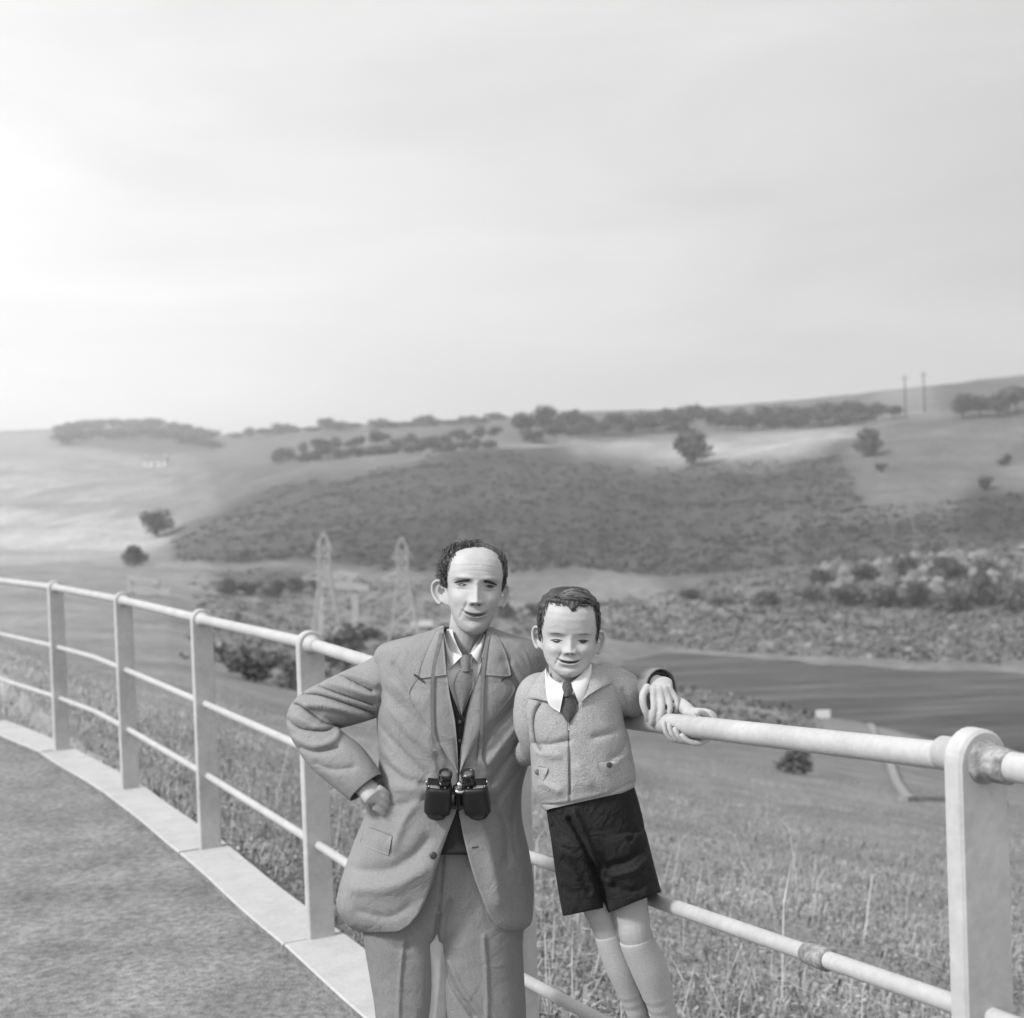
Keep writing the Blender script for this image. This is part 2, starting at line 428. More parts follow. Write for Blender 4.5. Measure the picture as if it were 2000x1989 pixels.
# back slopes beyond the skyline
back = []
for k_, (mul, fall) in enumerate(((1.08, 0.985), (1.25, 0.92), (1.6, 0.7), (2.1, 0.3))):
    B = X[:, -1].copy(); B[:, :2] *= mul; B[:, 2] = B[:, 2] * fall; back.append(B)
near = []
for mul in (0.02, 0.3, 0.65):          # carry the bank in under the camera
    B = X[:, 0].copy(); B[:, :2] *= mul; B[:, 2] = -0.6; near.append(place_z(B))
XX = np.concatenate([np.stack(near, 1), X, np.stack(back, 1)], 1)
TT = np.concatenate([np.repeat(tone[:, :1], 3, 1), tone, np.repeat(tone[:, -1:], 4, 1)], 1)
nc_, nr_ = XX.shape[:2]
idx = np.arange(nc_ * nr_).reshape(nc_, nr_)
Q = np.stack([idx[:-1, :-1], idx[1:, :-1], idx[1:, 1:], idx[:-1, 1:]], -1).reshape(-1, 4)
tag(fast_build('valley_ground', XX, Q, M['terrain'], attrs={'tone': TT.ravel()}), 'rolling grass and heather ground of the river valley', kind='structure')

# river
gx, gy = np.meshgrid(np.linspace(2, 170, 60), np.linspace(35, 130, 50), indexing='ij')
W = np.stack([gx, gy, np.full(gx.shape, RIVER_Z - 0.25)], -1)
id2 = np.arange(gx.size).reshape(gx.shape)
tag(fast_build('river', W, np.stack([id2[:-1, :-1], id2[1:, :-1], id2[1:, 1:], id2[:-1, 1:]], -1).reshape(-1, 4), M['water']), 'dark rippled river below the bank', kind='structure')

# ================================================================== KERB, PATH, RAILING
POST_PX = [(1905,1484,2.31),(995,1378,4.02),(605,1258,5.45),(393,1210,7.0),(240,1173,8.5),(108,1148,9.9)]
TOPR = [P(*q) for q in POST_PX]
d0 = TOPR[0] - TOPR[1]
TOPR = [TOPR[0] + d0 * np.array([1, 1, 0.2]) + np.array([0.1, 0, 0])] + TOPR
TOPR = TOPR + [TOPR[-1] + np.array([-0.98, 1.35, 0.0]), TOPR[-1] + np.array([-1.99, 2.65, 0.0]), TOPR[-1] + np.array([-3.1, 3.9, 0.0])]
TOPR = np.array(TOPR); NP_ = len(TOPR)
BASE = TOPR.copy(); BASE[:, 2] -= 1.14
tang = np.gradient(TOPR, axis=0); tang[:, 2] = 0; tang /= np.linalg.norm(tang, axis=1)[:, None]
nrm = np.stack([-tang[:, 1], tang[:, 0], np.zeros(NP_)], 1)       # path side
if nrm[2] @ np.array([-1, 0, 0]) < 0: nrm = -nrm

kerb = empty('kerb', (BASE[3][0], BASE[3][1], BASE[3][2] - 0.2)); tag(kerb, kind='structure')
kerb['label'] = 'pale concrete kerb carrying the railing posts'
for i in range(NP_ - 1):
    m_ = (0.5 if i % 2 else 0.5)
    a_, b_ = i, i + 1
    for h0, h1 in ((0.0, 1.0),):
        nseg = 9; V = []
        for k in range(nseg):
            t = h0 + (h1 - h0) * k / (nseg - 1)
            t2 = min(max(t, 0.004), 0.996)
            c = BASE[a_] * (1 - t2) + BASE[b_] * t2; n_ = nrm[a_] * (1 - t2) + nrm[b_] * t2
            wob = 0.004 * math.sin(7.1 * (i + t) + i)
            f_ = c + n_ * (0.155 + wob); g_ = c - n_ * (0.095 + 0.006 * math.sin(5 * (i + t)))
            up = np.array([0, 0, 0.003 * math.sin(3.3 * i)])
            V += [f_ + up - np.array([0, 0, 0.006]) , f_ + up - n_ * 0.006, g_ + up + n_ * 0.01, g_ + up - np.array([0, 0, 0.012]), g_ - np.array([0, 0, 0.34]), f_ - np.array([0, 0, 0.34])]
        Fk = grid_faces(nseg, 6, True) + [tuple(range(6))[::-1], tuple(range((nseg - 1) * 6, nseg * 6))]
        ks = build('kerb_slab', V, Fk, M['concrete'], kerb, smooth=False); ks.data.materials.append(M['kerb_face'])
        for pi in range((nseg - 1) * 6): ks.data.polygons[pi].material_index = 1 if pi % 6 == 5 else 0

# tarmac path following the kerb
offs = np.array([0.14, 0.2, 0.28, 0.4, 0.7, 1.2, 2.0, 3.2, 4.4, 5.6])
V = []; fine = 12
tt = np.linspace(0, NP_ - 1, (NP_ - 1) * fine + 1)
pc = np.stack([np.interp(tt, range(NP_), BASE[:, k]) for k in range(3)], 1)
pn = np.stack([np.interp(tt, range(NP_), nrm[:, k]) for k in range(3)], 1)
pc = np.concatenate([pc[:1] + (pc[0] - pc[3])[None] * np.array([[14, 14, 0]]), pc]); pn = np.concatenate([pn[:1], pn])
for o_ in offs:
    z_ = pc + pn * o_
    z_[:, 2] = pc[:, 2] * max(0, 1 - o_ / 4.0) - 0.032 - 0.012 * min(o_, 4) + 0.004 * np.sin(3 * z_[:, 0] + 2 * z_[:, 1])
    V.append(z_)
V = np.stack(V, 1); id3 = np.arange(V.shape[0] * V.shape[1]).reshape(V.shape[:2])
tag(fast_build('path', V, np.stack([id3[:-1, :-1], id3[1:, :-1], id3[1:, 1:], id3[:-1, 1:]], -1).reshape(-1, 4), M['tarmac']), 'grey tarmac path beside the kerb', kind='structure')

Vv = []
for o_ in (5.5, 8.0, 14.0, 40.0, 160.0):
    z_ = pc + pn * o_; z_[:, 2] = -0.075 - 0.002 * o_; Vv.append(z_)
Vv = np.stack(Vv, 1); Vv[0, :, :2] += (pc[0] - pc[1])[None, :2] * 6; Vv[-1, :, :2] += (pc[-1] - pc[-2])[None, :2] * 60
id4 = np.arange(Vv.shape[0] * Vv.shape[1]).reshape(Vv.shape[:2])
tag(fast_build('verge', Vv, np.stack([id4[:-1, :-1], id4[1:, :-1], id4[1:, 1:], id4[:-1, 1:]], -1).reshape(-1, 4), M['terrain'], attrs={'tone': np.full(id4.size, 0.19)}), 'mown grass verge on the far side of the path', kind='structure')
railing = empty('railing', BASE[3], 'pale painted pipe railing with round-headed posts along the kerb', 'railing')
def post(i):
    t, n_, c = tang[i], nrm[i], TOPR[i]
    if i in (1, 2, 3):
        pass
    th, hw = 0.0205, 0.052
    prof = [(-hw * 1.02, -1.16), (-hw, 0.0)]
    prof += [(-hw * math.cos(a), hw * math.sin(a)) for a in np.linspace(0, math.pi, 15)[1:-1]]
    prof += [(hw, 0.0), (hw * 1.02, -1.16)]
    mb = MB(); n = len(prof)
    V = [];
    ed = 0.005
    for s, ins in ((-1, ed), (-1, 0), (1, 0), (1, ed)):
        for (a, z) in prof:
            k = 1 - ins / hw
            V.append(c + n_ * a * k + np.array([0, 0, z if z < -1 else z - (ins if z > 0 else 0)]) + t * s * (th - (0.0 if ins else ed)))
    Fp = grid_faces(4, n, True) + [tuple(range(n))[::-1], tuple(range(3 * n, 4 * n))]
    o = build('post', V, Fp, M['postpaint'], railing, smooth=False)
    # raised socket ring round each rail on both faces
    for s in (1, -1):
        mb = MB()
        mb.add(lathe(c + t * s * th, t * s, [(-0.002, 0.037), (0.006, 0.036), (0.012, 0.0305), (0.055, 0.0285), (0.058, 0.0245)], 20))
        mb.build('rail_socket', M['rustpaint'] if (i <= 1 and s == tsign) else M['paint'], o)
    return o
tsign = 1 if (tang[1] @ (TOPR[0] - TOPR[1])) > 0 else -1
for i in range(NP_): post(i)
def pipe(name, a, b, r, bulge=0.0, wear=True):
    n = 25
    tq = np.linspace(0, 1, n)
    Cc = a[None] * (1 - tq)[:, None] + b[None] * tq[:, None]
    Cc[:, 2] += bulge * np.sin(tq * math.pi)
    V, Fp = tube(Cc, r, 20, caps=False)
    return build(name, V, Fp, M['paint'], railing)
for i in range(NP_ - 1):
    for nm, dz, r in (('top_rail', 0, 0.0242), ('middle_rail', -0.42, 0.0170), ('lower_rail', -0.78, 0.0170)):
        a, b = TOPR[i] + np.array([0, 0, dz]), TOPR[i + 1] + np.array([0, 0, dz])
        if i == 5 and nm != 'top_rail':      # rails bow to the bend in the kerb
            m_ = (a + b) / 2 + nrm[5] * -0.03
            pipe(nm, a, m_, r); pipe(nm, m_, b, r)
        else:
            pipe(nm, a, b, r)
# sleeve coupling on the middle rail between the two nearest posts
a, b = TOPR[1] - np.array([0, 0, 0.42]), TOPR[2] - np.array([0, 0, 0.42])
cx = a * 0.74 + b * 0.26
best = min(np.linspace(0.02, 0.9, 200), key=lambda t: abs(proj(a * (1 - t) + b * t)[0] - 1600))
cx = a * (1 - best) + b * best
ax = (a - b) / np.linalg.norm(a - b)
build('coupling', *lathe(cx, ax, [(-0.042, 0.0172), (-0.040, 0.0205), (-0.012, 0.0215), (0.018, 0.0225), (0.030, 0.0222), (0.032, 0.0172)], 20), M['rustpaint'], railing)
RAIL_A, RAIL_B = TOPR[1], TOPR[2]
def rail_at(px, dz=0.0):
    a, b = RAIL_A + np.array([0, 0, dz]), RAIL_B + np.array([0, 0, dz])
    lo, hi = 0.0, 1.0
    for _ in range(40):
        m = (lo + hi) / 2
        if proj(a * (1 - m) + b * m)[0] > px: lo = m
        else: hi = m
    return a * (1 - lo) + b * lo

# ================================================================== VEGETATION
def leaf_cloud(n, rad, seed, size, hollow=0.55, lobes=7):
    """crown of small leaf quads gathered in clumps; unit-ish crown of radii rad, base at z=0"""
    g = np.random.default_rng(seed)
    L_ = g.normal(size=(lobes, 3)); L_ /= np.linalg.norm(L_, axis=1)[:, None]
    L_ *= g.uniform(0.15, 0.58, (lobes, 1)); lr = g.uniform(0.30, 0.52, lobes)
    k = g.integers(0, lobes, n)
    d = g.normal(size=(n, 3)); d /= np.linalg.norm(d, axis=1)[:, None]
    p = L_[k] + d * (lr[k] * g.uniform(hollow, 1.05, n))[:, None]
    p[:, 2] = np.maximum(p[:, 2], -0.8 + 0.2 * g.uniform(size=n))
    C_ = p * np.asarray(rad)
    a = g.normal(size=(n, 3)); a /= np.linalg.norm(a, axis=1)[:, None]
    b = np.cross(a, d + 0.3 * g.normal(size=(n, 3))); b /= np.linalg.norm(b, axis=1)[:, None] + 1e-9
    s = size * g.uniform(0.6, 1.4, (n, 1))
    V = np.stack([C_ - a * s, C_ - b * s * 0.7, C_ + a * s, C_ + b * s * 0.7], 1).reshape(-1, 3)
    return V, np.arange(4 * n).reshape(n, 4)
def make_mesh(name, V, Q, mat):
    me = bpy.data.meshes.new(name); Q = np.asarray(Q); n, k = Q.shape
    me.vertices.add(len(V)); me.vertices.foreach_set('co', np.asarray(V, float).ravel())
    me.loops.add(n * k); me.loops.foreach_set('vertex_index', Q.ravel().astype(np.int32))
    me.polygons.add(n); me.polygons.foreach_set('loop_start', np.arange(0, n * k, k, dtype=np.int32)); me.update(calc_edges=True)
    me.materials.append(mat); return me
crown_me, trunk_me, bush_me = [], [], []
for s in range(6):
    h0 = 0.0
    V, Q = leaf_cloud(1100, (0.43, 0.43, 0.50), 40 + s, 0.036, lobes=9); V[:, 2] += 0.50
    crown_me.append(make_mesh('crown', V, Q, M['leaf']))
    mb = MB(); g = random.Random(s)
    mb.add(tube([(0, 0, -0.05), (0.01, 0, 0.15), (g.uniform(-.03, .03), g.uniform(-.03, .03), 0.4), (g.uniform(-.05, .05), 0, 0.7)], [0.035, 0.028, 0.02, 0.008], 7))
    for k in range(5):
        a = g.uniform(0, 6.28); z0 = g.uniform(0.22, 0.45)
        mb.add(tube([(0, 0, z0), (0.14 * math.cos(a), 0.14 * math.sin(a), z0 + 0.13), (0.27 * math.cos(a), 0.27 * math.sin(a), z0 + 0.24)], [0.014, 0.009, 0.004], 5))
    V, Fq = mb.get(); me = bpy.data.meshes.new('trunk'); me.from_pydata(V.tolist(), [], Fq); me.materials.append(M['bark']); trunk_me.append(me)
    V, Q = leaf_cloud(1000, (0.5, 0.5, 0.46), 80 + s, 0.038, lobes=8); V[:, 2] += 0.40
    bush_me.append(make_mesh('foliage', V, Q, M['leaf'] if s % 2 == 0 else M['leaf_light']))
def plant(kind, px, py_base, hpx, wpx, label, cat, group=None, v=0, dep=None, sink=0.05):
    d = terrain_depth(px, py_base)[0] if dep is None else dep
    b = P(px, py_base, d)
    if dep is None: b = terrain_point(px, py_base)[0]
    hm, wm = hpx * d / FPX, wpx * d / FPX
    o = empty(kind, b - np.array([0, 0, sink * hm]), label, cat, group)
    rz = random.uniform(0, 6.28)
    def ch(nm, me, sc):
        c = bpy.data.objects.new(nm, me); COL.objects.link(c); c.parent = o; c.scale = sc; c.rotation_euler = (0, 0, rz); return c
    if cat == 'tree':
        ch('trunk', trunk_me[v % 6], (hm, hm, hm)); ch('crown', crown_me[v % 6], (wm / 0.56, wm / 0.56, hm * 1.12))
    else:
        ch('foliage', bush_me[v % 6], (wm * 1.25, wm * 1.25, hm * 1.25))
    return o
# hedgerow trees on the brow above the pale field
g_hedge = 'dark trees in the hedgerow above the pale field'
for k, (px, py, h, w) in enumerate([(1020,852,52,52),(1062,850,60,50),(1105,850,52,60),(1150,850,44,50),(1205,848,44,46),(1250,846,48,50),(1300,845,52,56),(1345,842,56,60),
                                    (1400,838,50,50),(1440,836,46,52),(1490,833,52,40),(1535,830,50,56),(1580,828,42,52),(1630,825,48,56),(1672,822,46,50),(1712,818,36,44),(1745,818,30,40),(1040,862,34,44),(1085,858,36,48),(1130,856,32,46),(1180,852,34,50),(1228,852,36,48),(1275,850,36,50),(1325,850,30,50),(1420,842,34,50),(1465,840,36,48),(1512,837,36,46),(1556,834,34,50),(1606,830,34,48),(1652,828,34,48),(1690,826,30,48)]):
    plant('hedgerow_tree', px, py, h, w, 'round dark tree in the hedgerow above the pale field', 'tree', g_hedge, k)
g_far = 'small trees on the skyline left of the hedgerow'
for k, (px, py, h, w) in enumerate([(462,858,14,30),(486,856,24,30),(522,852,18,52),(548,850,30,34),(570,848,20,40),(612,846,14,40),(640,843,30,40),(662,842,22,52),(690,840,16,36),(738,839,28,36),(760,838,20,60),(800,836,14,40),(826,834,26,38),(846,834,18,48),(884,832,14,50),(916,830,24,34),(940,829,16,48),(972,826,22,40)]):
    plant('skyline_tree', px, py, h, w, 'small hazy tree on the skyline above the heather hill', 'tree', g_far, k + 2)
g_mid = 'trees of the hazy woodland strip below the skyline'
for k in range(38):
    px = 545 + (k % 19) * 23 + random.uniform(-8, 8); yb = np.interp(px, [540, 700, 850, 980], [905, 893, 884, 872]) - (13 if k >= 19 else 0) + random.uniform(-4, 4)
    plant('woodland_tree', px, yb, random.uniform(22, 34), random.uniform(24, 36), 'tree in the hazy woodland strip above the heather hill', 'tree', g_mid, k)
g_wood = 'trees of the far rounded wood'
for k in range(26):
    px = 120 + (k % 13) * 24 + random.uniform(-8, 8); top = np.interp(px, [100, 180, 300, 420], [842, 830, 827, 850]); 
    plant('woodland_tree', px, top + 12 + 18 * (k // 13), 26, 40, 'tree of the rounded dark wood on the far hill', 'tree', g_wood, k)
g_corner = 'dark trees under the right-hand skyline'
for k, (px, py, h, w) in enumerate([(1880,818,56,46),(1915,815,52,52),(1950,812,56,60),(1985,808,60,60),(2030,800,64,64),(2080,795,60,60)]):
    plant('corner_tree', px, py, h, w, 'tall dark tree in the clump beside the telegraph poles', 'tree', g_corner, k + 1)
plant('field_tree', 1352, 905, 84, 84, 'lone round tree standing in the pale hill field', 'tree', None, 3)
plant('thorn_bush', 1702, 895, 62, 66, 'big dark thorn bush on the brow of the bracken spur', 'bush', None, 0)
plant('thorn_bush', 1722, 920, 24, 26, 'little bush just below the big dark thorn bush', 'bush', None, 2)
plant('thorn_bush', 1962, 905, 26, 30, 'small round bush on the bare bracken slope', 'bush', None, 4)
plant('thorn_bush', 1925, 945, 34, 46, 'low dark bush where bracken meets the dark slope', 'bush', None, 2)
plant('field_tree', 308, 1052, 66, 58, 'dark round tree at the tip of the heather spur', 'tree', None, 5)
plant('round_bush', 262, 1103, 46, 64, 'dark rounded bush below the tree at the spur tip', 'bush', None, 0)
for k, (px, py, h, w) in enumerate([(450,1162,34,50),(490,1166,36,52),(535,1166,38,56),(580,1160,34,50),(620,1156,28,46)]):
    plant('hedge_bush', px, py, h, w, 'dark bush in the low hedge behind the pylons', 'bush', 'bushes of the low hedge behind the pylons', k * 2)
plant('large_bush', 672, 1304, 100, 116, 'large dark bush standing in front of the timber gantry', 'bush', None, 4)
plant('large_bush', 505, 1330, 74, 120, 'wide dark bush between the railing posts and gantry', 'bush', None, 2)
plant('large_bush', 590, 1350, 66, 100, 'dark bush half hidden behind a railing post', 'bush', None, 0)
plant('round_bush', 985, 1208, 40, 46, 'bush beyond the gap between the two people', 'bush', None, 0)
plant('round_bush', 1045, 1206, 36, 44, "bush seen beside the boy's parted hair", 'bush', None, 2)
plant('round_bush', 1555, 1512, 56, 96, 'dark bush on the bank under the top rail', 'bush', None, 0)
for k, (px, py, h, w) in enumerate([(720,1252,26,60),(790,1262,26,60),(850,1256,28,50)]):
    plant('hedge_bush', px, py, h, w, 'small bush near the low white board', 'bush', 'bushes near the low white board', 2 * k)
for k, (px, py, h, w) in enumerate([(1500,1185,34,70),(1580,1180,42,70),(1650,1190,50,76),(1720,1192,60,80),(1790,1188,56,70),(1850,1195,60,80),(1920,1190,74,80),(1985,1200,80,80),
                                    (1690,1150,40,60),(1770,1140,46,66),(1860,1140,46,66),(1940,1130,46,70),(1600,1150,30,60),(1410,1180,26,60),(1350,1172,24,50)]):
    plant('scrub_bush', px, py, h, w, 'scrubby bush on the rocky slope across the river', 'bush', 'scrub bushes on the rocky river slope', k)

# rough heather and tussocks: far too many to count
def clumps(n, poly, size, tone_v, seed, tall=0.8, per=9, spread=0.9):
    g = np.random.default_rng(seed)
    lo, hi = np.min(poly, 0), np.max(poly, 0); pts = []
    while sum(map(len, pts)) < n:
        q = g.uniform(lo, hi, (n, 2)); pts.append(q[inpoly(q[:, 0], q[:, 1], poly)])
    q = np.concatenate(pts)[:n]
    B = terrain_point(q[:, 0], q[:, 1])
    sc = size * g.uniform(0.5, 1.5, n)
    off = g.normal(size=(n, per, 3)) * np.array([spread, spread, 0.35]); off[..., 2] = np.abs(off[..., 2]) * tall
    C_ = B[:, None] + off * sc[:, None, None]
    a = g.normal(size=(n, per, 3)); a /= np.linalg.norm(a, axis=-1)[..., None]
    b = np.cross(a, g.normal(size=(n, per, 3))); b /= np.linalg.norm(b, axis=-1)[..., None]
    s = (sc[:, None, None] * g.uniform(0.25, 0.55, (n, per, 1)))
    V = np.stack([C_ - a * s, C_ - b * s, C_ + a * s, C_ + b * s], 2).reshape(-1, 3)
    tn = np.repeat(tone_v * np.exp(g.normal(0, 0.20, n)), per * 4)
    return V, np.arange(n * per * 4).reshape(-1, 4), tn
for nm, n, poly, size, tv, lab in (
    ('heather', 5200, [(340,1060),(560,940),(950,885),(1260,910),(1640,890),(1690,1000),(2000,960),(2000,1045),(1560,1105),(1300,1125),(1000,1110),(350,1095)], 0.32, 0.072, 'dark heather and bracken covering the hillside'),
    ('riverside_scrub', 2600, [(1000,1190),(1300,1165),(1560,1110),(1900,1050),(2060,1045),(2060,1300),(1600,1280),(1250,1258),(1000,1245)], 0.34, 0.17, 'rough scrub and boulders of the far river bank'),
    ('valley_tussocks', 2400, [(380,1110),(1000,1125),(1000,1240),(1200,1290),(1600,1390),(1560,1470),(700,1330),(380,1290)], 0.26, 0.17, 'rough tussocks over the valley floor')):
    V, Q, tn = clumps(n, poly, size, tv, len(nm))
    tag(fast_build(nm, V, Q, M['scrub'], smooth=False, attrs={'tone': tn}), lab, kind='stuff')

# pale boulders and outcrop of the far river bank
def boulders(n, poly, smin, smax, seed):
    g = np.random.default_rng(seed); lo, hi = np.min(poly, 0), np.max(poly, 0); q = g.uniform(lo, hi, (n * 4, 2)); q = q[inpoly(q[:, 0], q[:, 1], poly)][:n]
    B = terrain_point(q[:, 0], q[:, 1]); V, Q, T = [], [], []
    ico = np.array([(0,0,1),(.9,0,.35),(.28,.85,.4),(-.72,.52,.42),(-.72,-.52,.38),(.28,-.85,.4),(.72,.52,-.4),(-.28,.85,-.4),(-.9,0,-.4),(-.28,-.85,-.4),(.72,-.52,-.4),(0,0,-1)])
    fc = [(0,1,2),(0,2,3),(0,3,4),(0,4,5),(0,5,1),(1,6,2),(2,7,3),(3,8,4),(4,9,5),(5,10,1),(6,7,2),(7,8,3),(8,9,4),(9,10,5),(10,6,1),(11,7,6),(11,8,7),(11,9,8),(11,10,9),(11,6,10)]
    for k, b in enumerate(B):
        s_ = g.uniform(smin, smax); sh = ico * (1 + 0.25 * g.normal(size=(12, 1))) * np.array([1.0, 0.8, g.uniform(.5, 1.3)]) * s_
        V.append(b + sh); Q += [tuple(i + 12 * k for i in f) for f in fc]; T.append(np.full(12, g.uniform(.12, .28)))
    return np.concatenate(V), np.array(Q), np.concatenate(T)
V1, Q1, T1 = boulders(330, [(1580,1110),(1780,1075),(2060,1050),(2060,1195),(1700,1185),(1600,1160)], 0.25, 0.9, 31)
V2, Q2, T2 = boulders(130, [(1250,1240),(1500,1215),(1800,1225),(2060,1235),(2060,1300),(1700,1285),(1400,1268)], 0.15, 0.5, 32)
tag(fast_build('boulders', np.concatenate([V1, V2]), np.concatenate([Q1, Q2 + len(V1)]), M['scrub'], smooth=False, attrs={'tone': np.concatenate([T1, T2])}), 'pale broken rocks of the far river bank', kind='stuff')

# long grass on the near bank beyond the railing
def pside(X):
    # signed distance beyond the curved railing line
    best = np.full(X.shape[0], 1e9); sg = np.ones(X.shape[0])
    for i in range(NP_ - 1):
        a, b = BASE[i][:2], BASE[i + 1][:2]; e = b - a; v = X[:, :2] - a
        t = np.clip((v @ e) / (e @ e), 0, 1); q = v - t[:, None] * e; dd = np.hypot(q[:, 0], q[:, 1])
        m = dd < best; best = np.where(m, dd, best); sg = np.where(m, np.where(q @ nrm[i][:2] < 0, 1, -1), sg)
    return best * sg
def blades(n, seed, dmin, dmax, hmin, hmax, wid, lo=0.13, hi=0.27):
    g = np.random.default_rng(seed)
    pts = []
    while sum(map(len, pts)) < n:
        d = np.exp(g.uniform(math.log(dmin), math.log(dmax), n)); az = g.uniform(-0.50, 0.62, n)
        Xq = np.stack([d * np.tan(az), d, np.zeros(n)], -1)
        Xq = Xq[(pside(Xq) > 0.13)]; pts.append(Xq)
    Xq = np.concatenate(pts)[:n]
    # drop on to the bank surface: find the photo row whose terrain depth matches
    px = 1000 + FPX * Xq[:, 0] / Xq[:, 1]
    y, iv = tcol(px)
    py = np.array([np.interp(1 / dd, ii[::-1], yy[::-1]) for dd, ii, yy in zip(Xq[:, 1], iv, y)])
    B = terrain_point(px, py)
    patch = vnoise(B, 0.9, 21) + 0.7 * vnoise(B, 0.35, 22)
    h = g.uniform(hmin, hmax, n) * (1 + 0.6 * patch); h = np.maximum(h, 0.03)
    an = g.uniform(0, 6.28, n); ln = g.uniform(0.2, 1.5, n) * h
    dx, dy = np.cos(an), np.sin(an)
    wv = np.stack([-dy, dx, 0 * dx], -1) * (wid * g.uniform(0.5, 1.3, n))[:, None]
    mid = B + np.stack([dx * ln * 0.35, dy * ln * 0.35, h * 0.6], -1)
    tip = B + np.stack([dx * ln, dy * ln, h * np.clip(1 - 0.40 * (ln / h), 0.35, 1)], -1)
    base = B - np.array([0, 0, 0.03])
    V = np.stack([base - wv, base + wv, mid + wv * 0.7, mid - wv * 0.7, tip], 1).reshape(-1, 3)
    i0 = np.arange(n) * 5
    Q = np.concatenate([np.stack([i0, i0 + 1, i0 + 2], 1), np.stack([i0, i0 + 2, i0 + 3], 1), np.stack([i0 + 3, i0 + 2, i0 + 4], 1)])
    tn = np.repeat(np.clip(g.uniform(lo, hi, n) * (1 + 0.25 * patch), 0.05, 0.55), 5)
    tn = tn * (1 + 0.30 * np.repeat(np.clip((560 - px) / 560, 0, 1), 5))  # the same left-hand flare put into the blade tone
    return V, Q, tn
A1 = blades(135000, 3, 3.2, 32, 0.02, 0.075, 0.0042, 0.24, 0.40)
A2 = blades(9000, 4, 3.5, 16, 0.03, 0.12, 0.010, 0.16, 0.32)
A3 = blades(520, 5, 4.0, 12, 0.20, 0.50, 0.0034, 0.36, 0.50)
def weeds(n, seed):
    g = np.random.default_rng(seed); V, Q, tn = blades(n, seed, 3.4, 20, 0.015, 0.07, 0.004, 0.25, 0.38)
    B = V.reshape(n, 5, 3)[:, 4]; a = g.normal(size=(n, 3)); a[:, 2] *= .4; a /= np.linalg.norm(a, axis=1)[:, None]
    b = np.cross(a, g.normal(size=(n, 3)) * .4 + np.array([0, 0, 1.0])); b /= np.linalg.norm(b, axis=1)[:, None]; s_ = g.uniform(.007, .020, (n, 1))
    W = np.stack([B - a * s_, B - b * s_ * .55, B + a * s_, B + b * s_ * .55], 1).reshape(-1, 3); i0 = np.arange(n) * 4
    return W, np.concatenate([np.stack([i0, i0 + 1, i0 + 2], 1), np.stack([i0, i0 + 2, i0 + 3], 1)]), np.repeat(tn.reshape(n, 5)[:, 0], 4)
A4 = weeds(42000, 12)
tag(fast_build('bank_weeds', A4[0], A4[1], M['grass'], smooth=False, attrs={'tone': A4[2]}), 'small leafy weeds among the bank grass', kind='stuff')
V = np.concatenate([A1[0], A2[0], A3[0]]); o2, o3 = len(A1[0]), len(A1[0]) + len(A2[0])
Q = np.concatenate([A1[1], A2[1] + o2, A3[1] + o3]); tn = np.concatenate([A1[2], A2[2], A3[2]])
tag(fast_build('bank_grass', V, Q, M['grass'], smooth=False, attrs={'tone': tn}), 'rough long grass and weeds on the bank beyond the railing', kind='stuff')

# ================================================================== SMALL THINGS IN THE VALLEY
def upv(h): return np.array([0, 0, h])
def pylon(px, py_base, py_top, label):
    b = terrain_point(px, py_base)[0]; d = proj(b)[2]
    h = (py_base - py_top) * d / FPX
    o = empty('lattice_pylon', b, label, 'pylon')
    w0, w1, hw = 0.15 * h, 0.046 * h, 0.70
    lv = [0, 0.18, 0.34, 0.48, 0.60, 0.70, 0.80, 0.90]
    wd = lambda t: (w0 + (w1 - w0) * min(t / 0.62, 1) ** 0.85) if t < 0.72 else w1 * (1 + 0.15 * (0.9 - t))
    mb = MB(); r = 0.0068 * h
    cor = [(-1, -1), (1, -1), (1, 1), (-1, 1)]
    for a, c in cor:
        mb.add(tube([b + np.array([a * wd(t), c * wd(t), t * h]) for t in lv] , r, 5))
    for i in range(len(lv) - 1):
        for k in range(4):
            p, q = cor[k], cor[(k + 1) % 4]
            for s0, s1 in ((p, q), (q, p)):
                mb.add(tube([b + np.array([s0[0] * wd(lv[i]), s0[1] * wd(lv[i]), lv[i] * h]), b + np.array([s1[0] * wd(lv[i + 1]), s1[1] * wd(lv[i + 1]), lv[i + 1] * h])], r * 0.6, 4))
            mb.add(tube([b + np.array([p[0] * wd(lv[i]), p[1] * wd(lv[i]), lv[i] * h]), b + np.array([q[0] * wd(lv[i]), q[1] * wd(lv[i]), lv[i] * h])], r * 0.6, 4))
    mb.build('lattice_tower', M['pale_steel'], o, False)
    mb = MB()
    for a, c in cor: mb.add(tube([b + np.array([a * wd(.9), c * wd(.9), .9 * h]), b + upv(h)], r * 0.8, 5))
    mb.build('peak', M['pale_steel'], o, False)
    for t, wl in ((0.60, 0.20), (0.80, 0.10)):
        for s in (-1, 1):
            mb = MB()
            for c in (-1, 1):
                mb.add(tube([b + np.array([s * wd(t), c * wd(t), t * h]), b + np.array([s * wl * h, 0, (t + 0.005) * h])], r * 0.7, 4))
                mb.add(tube([b + np.array([s * wd(t + .07), c * wd(t + .07), (t + .07) * h]), b + np.array([s * wl * h, 0, (t + 0.01) * h])], r * 0.7, 4))
            mb.build('cross_arm', M['pale_steel'], o, False)
    return o
pylon(640, 1262, 1036, 'pale lattice pylon beside the timber gantry')
pylon(792, 1262, 1052, 'pale lattice pylon behind the man')
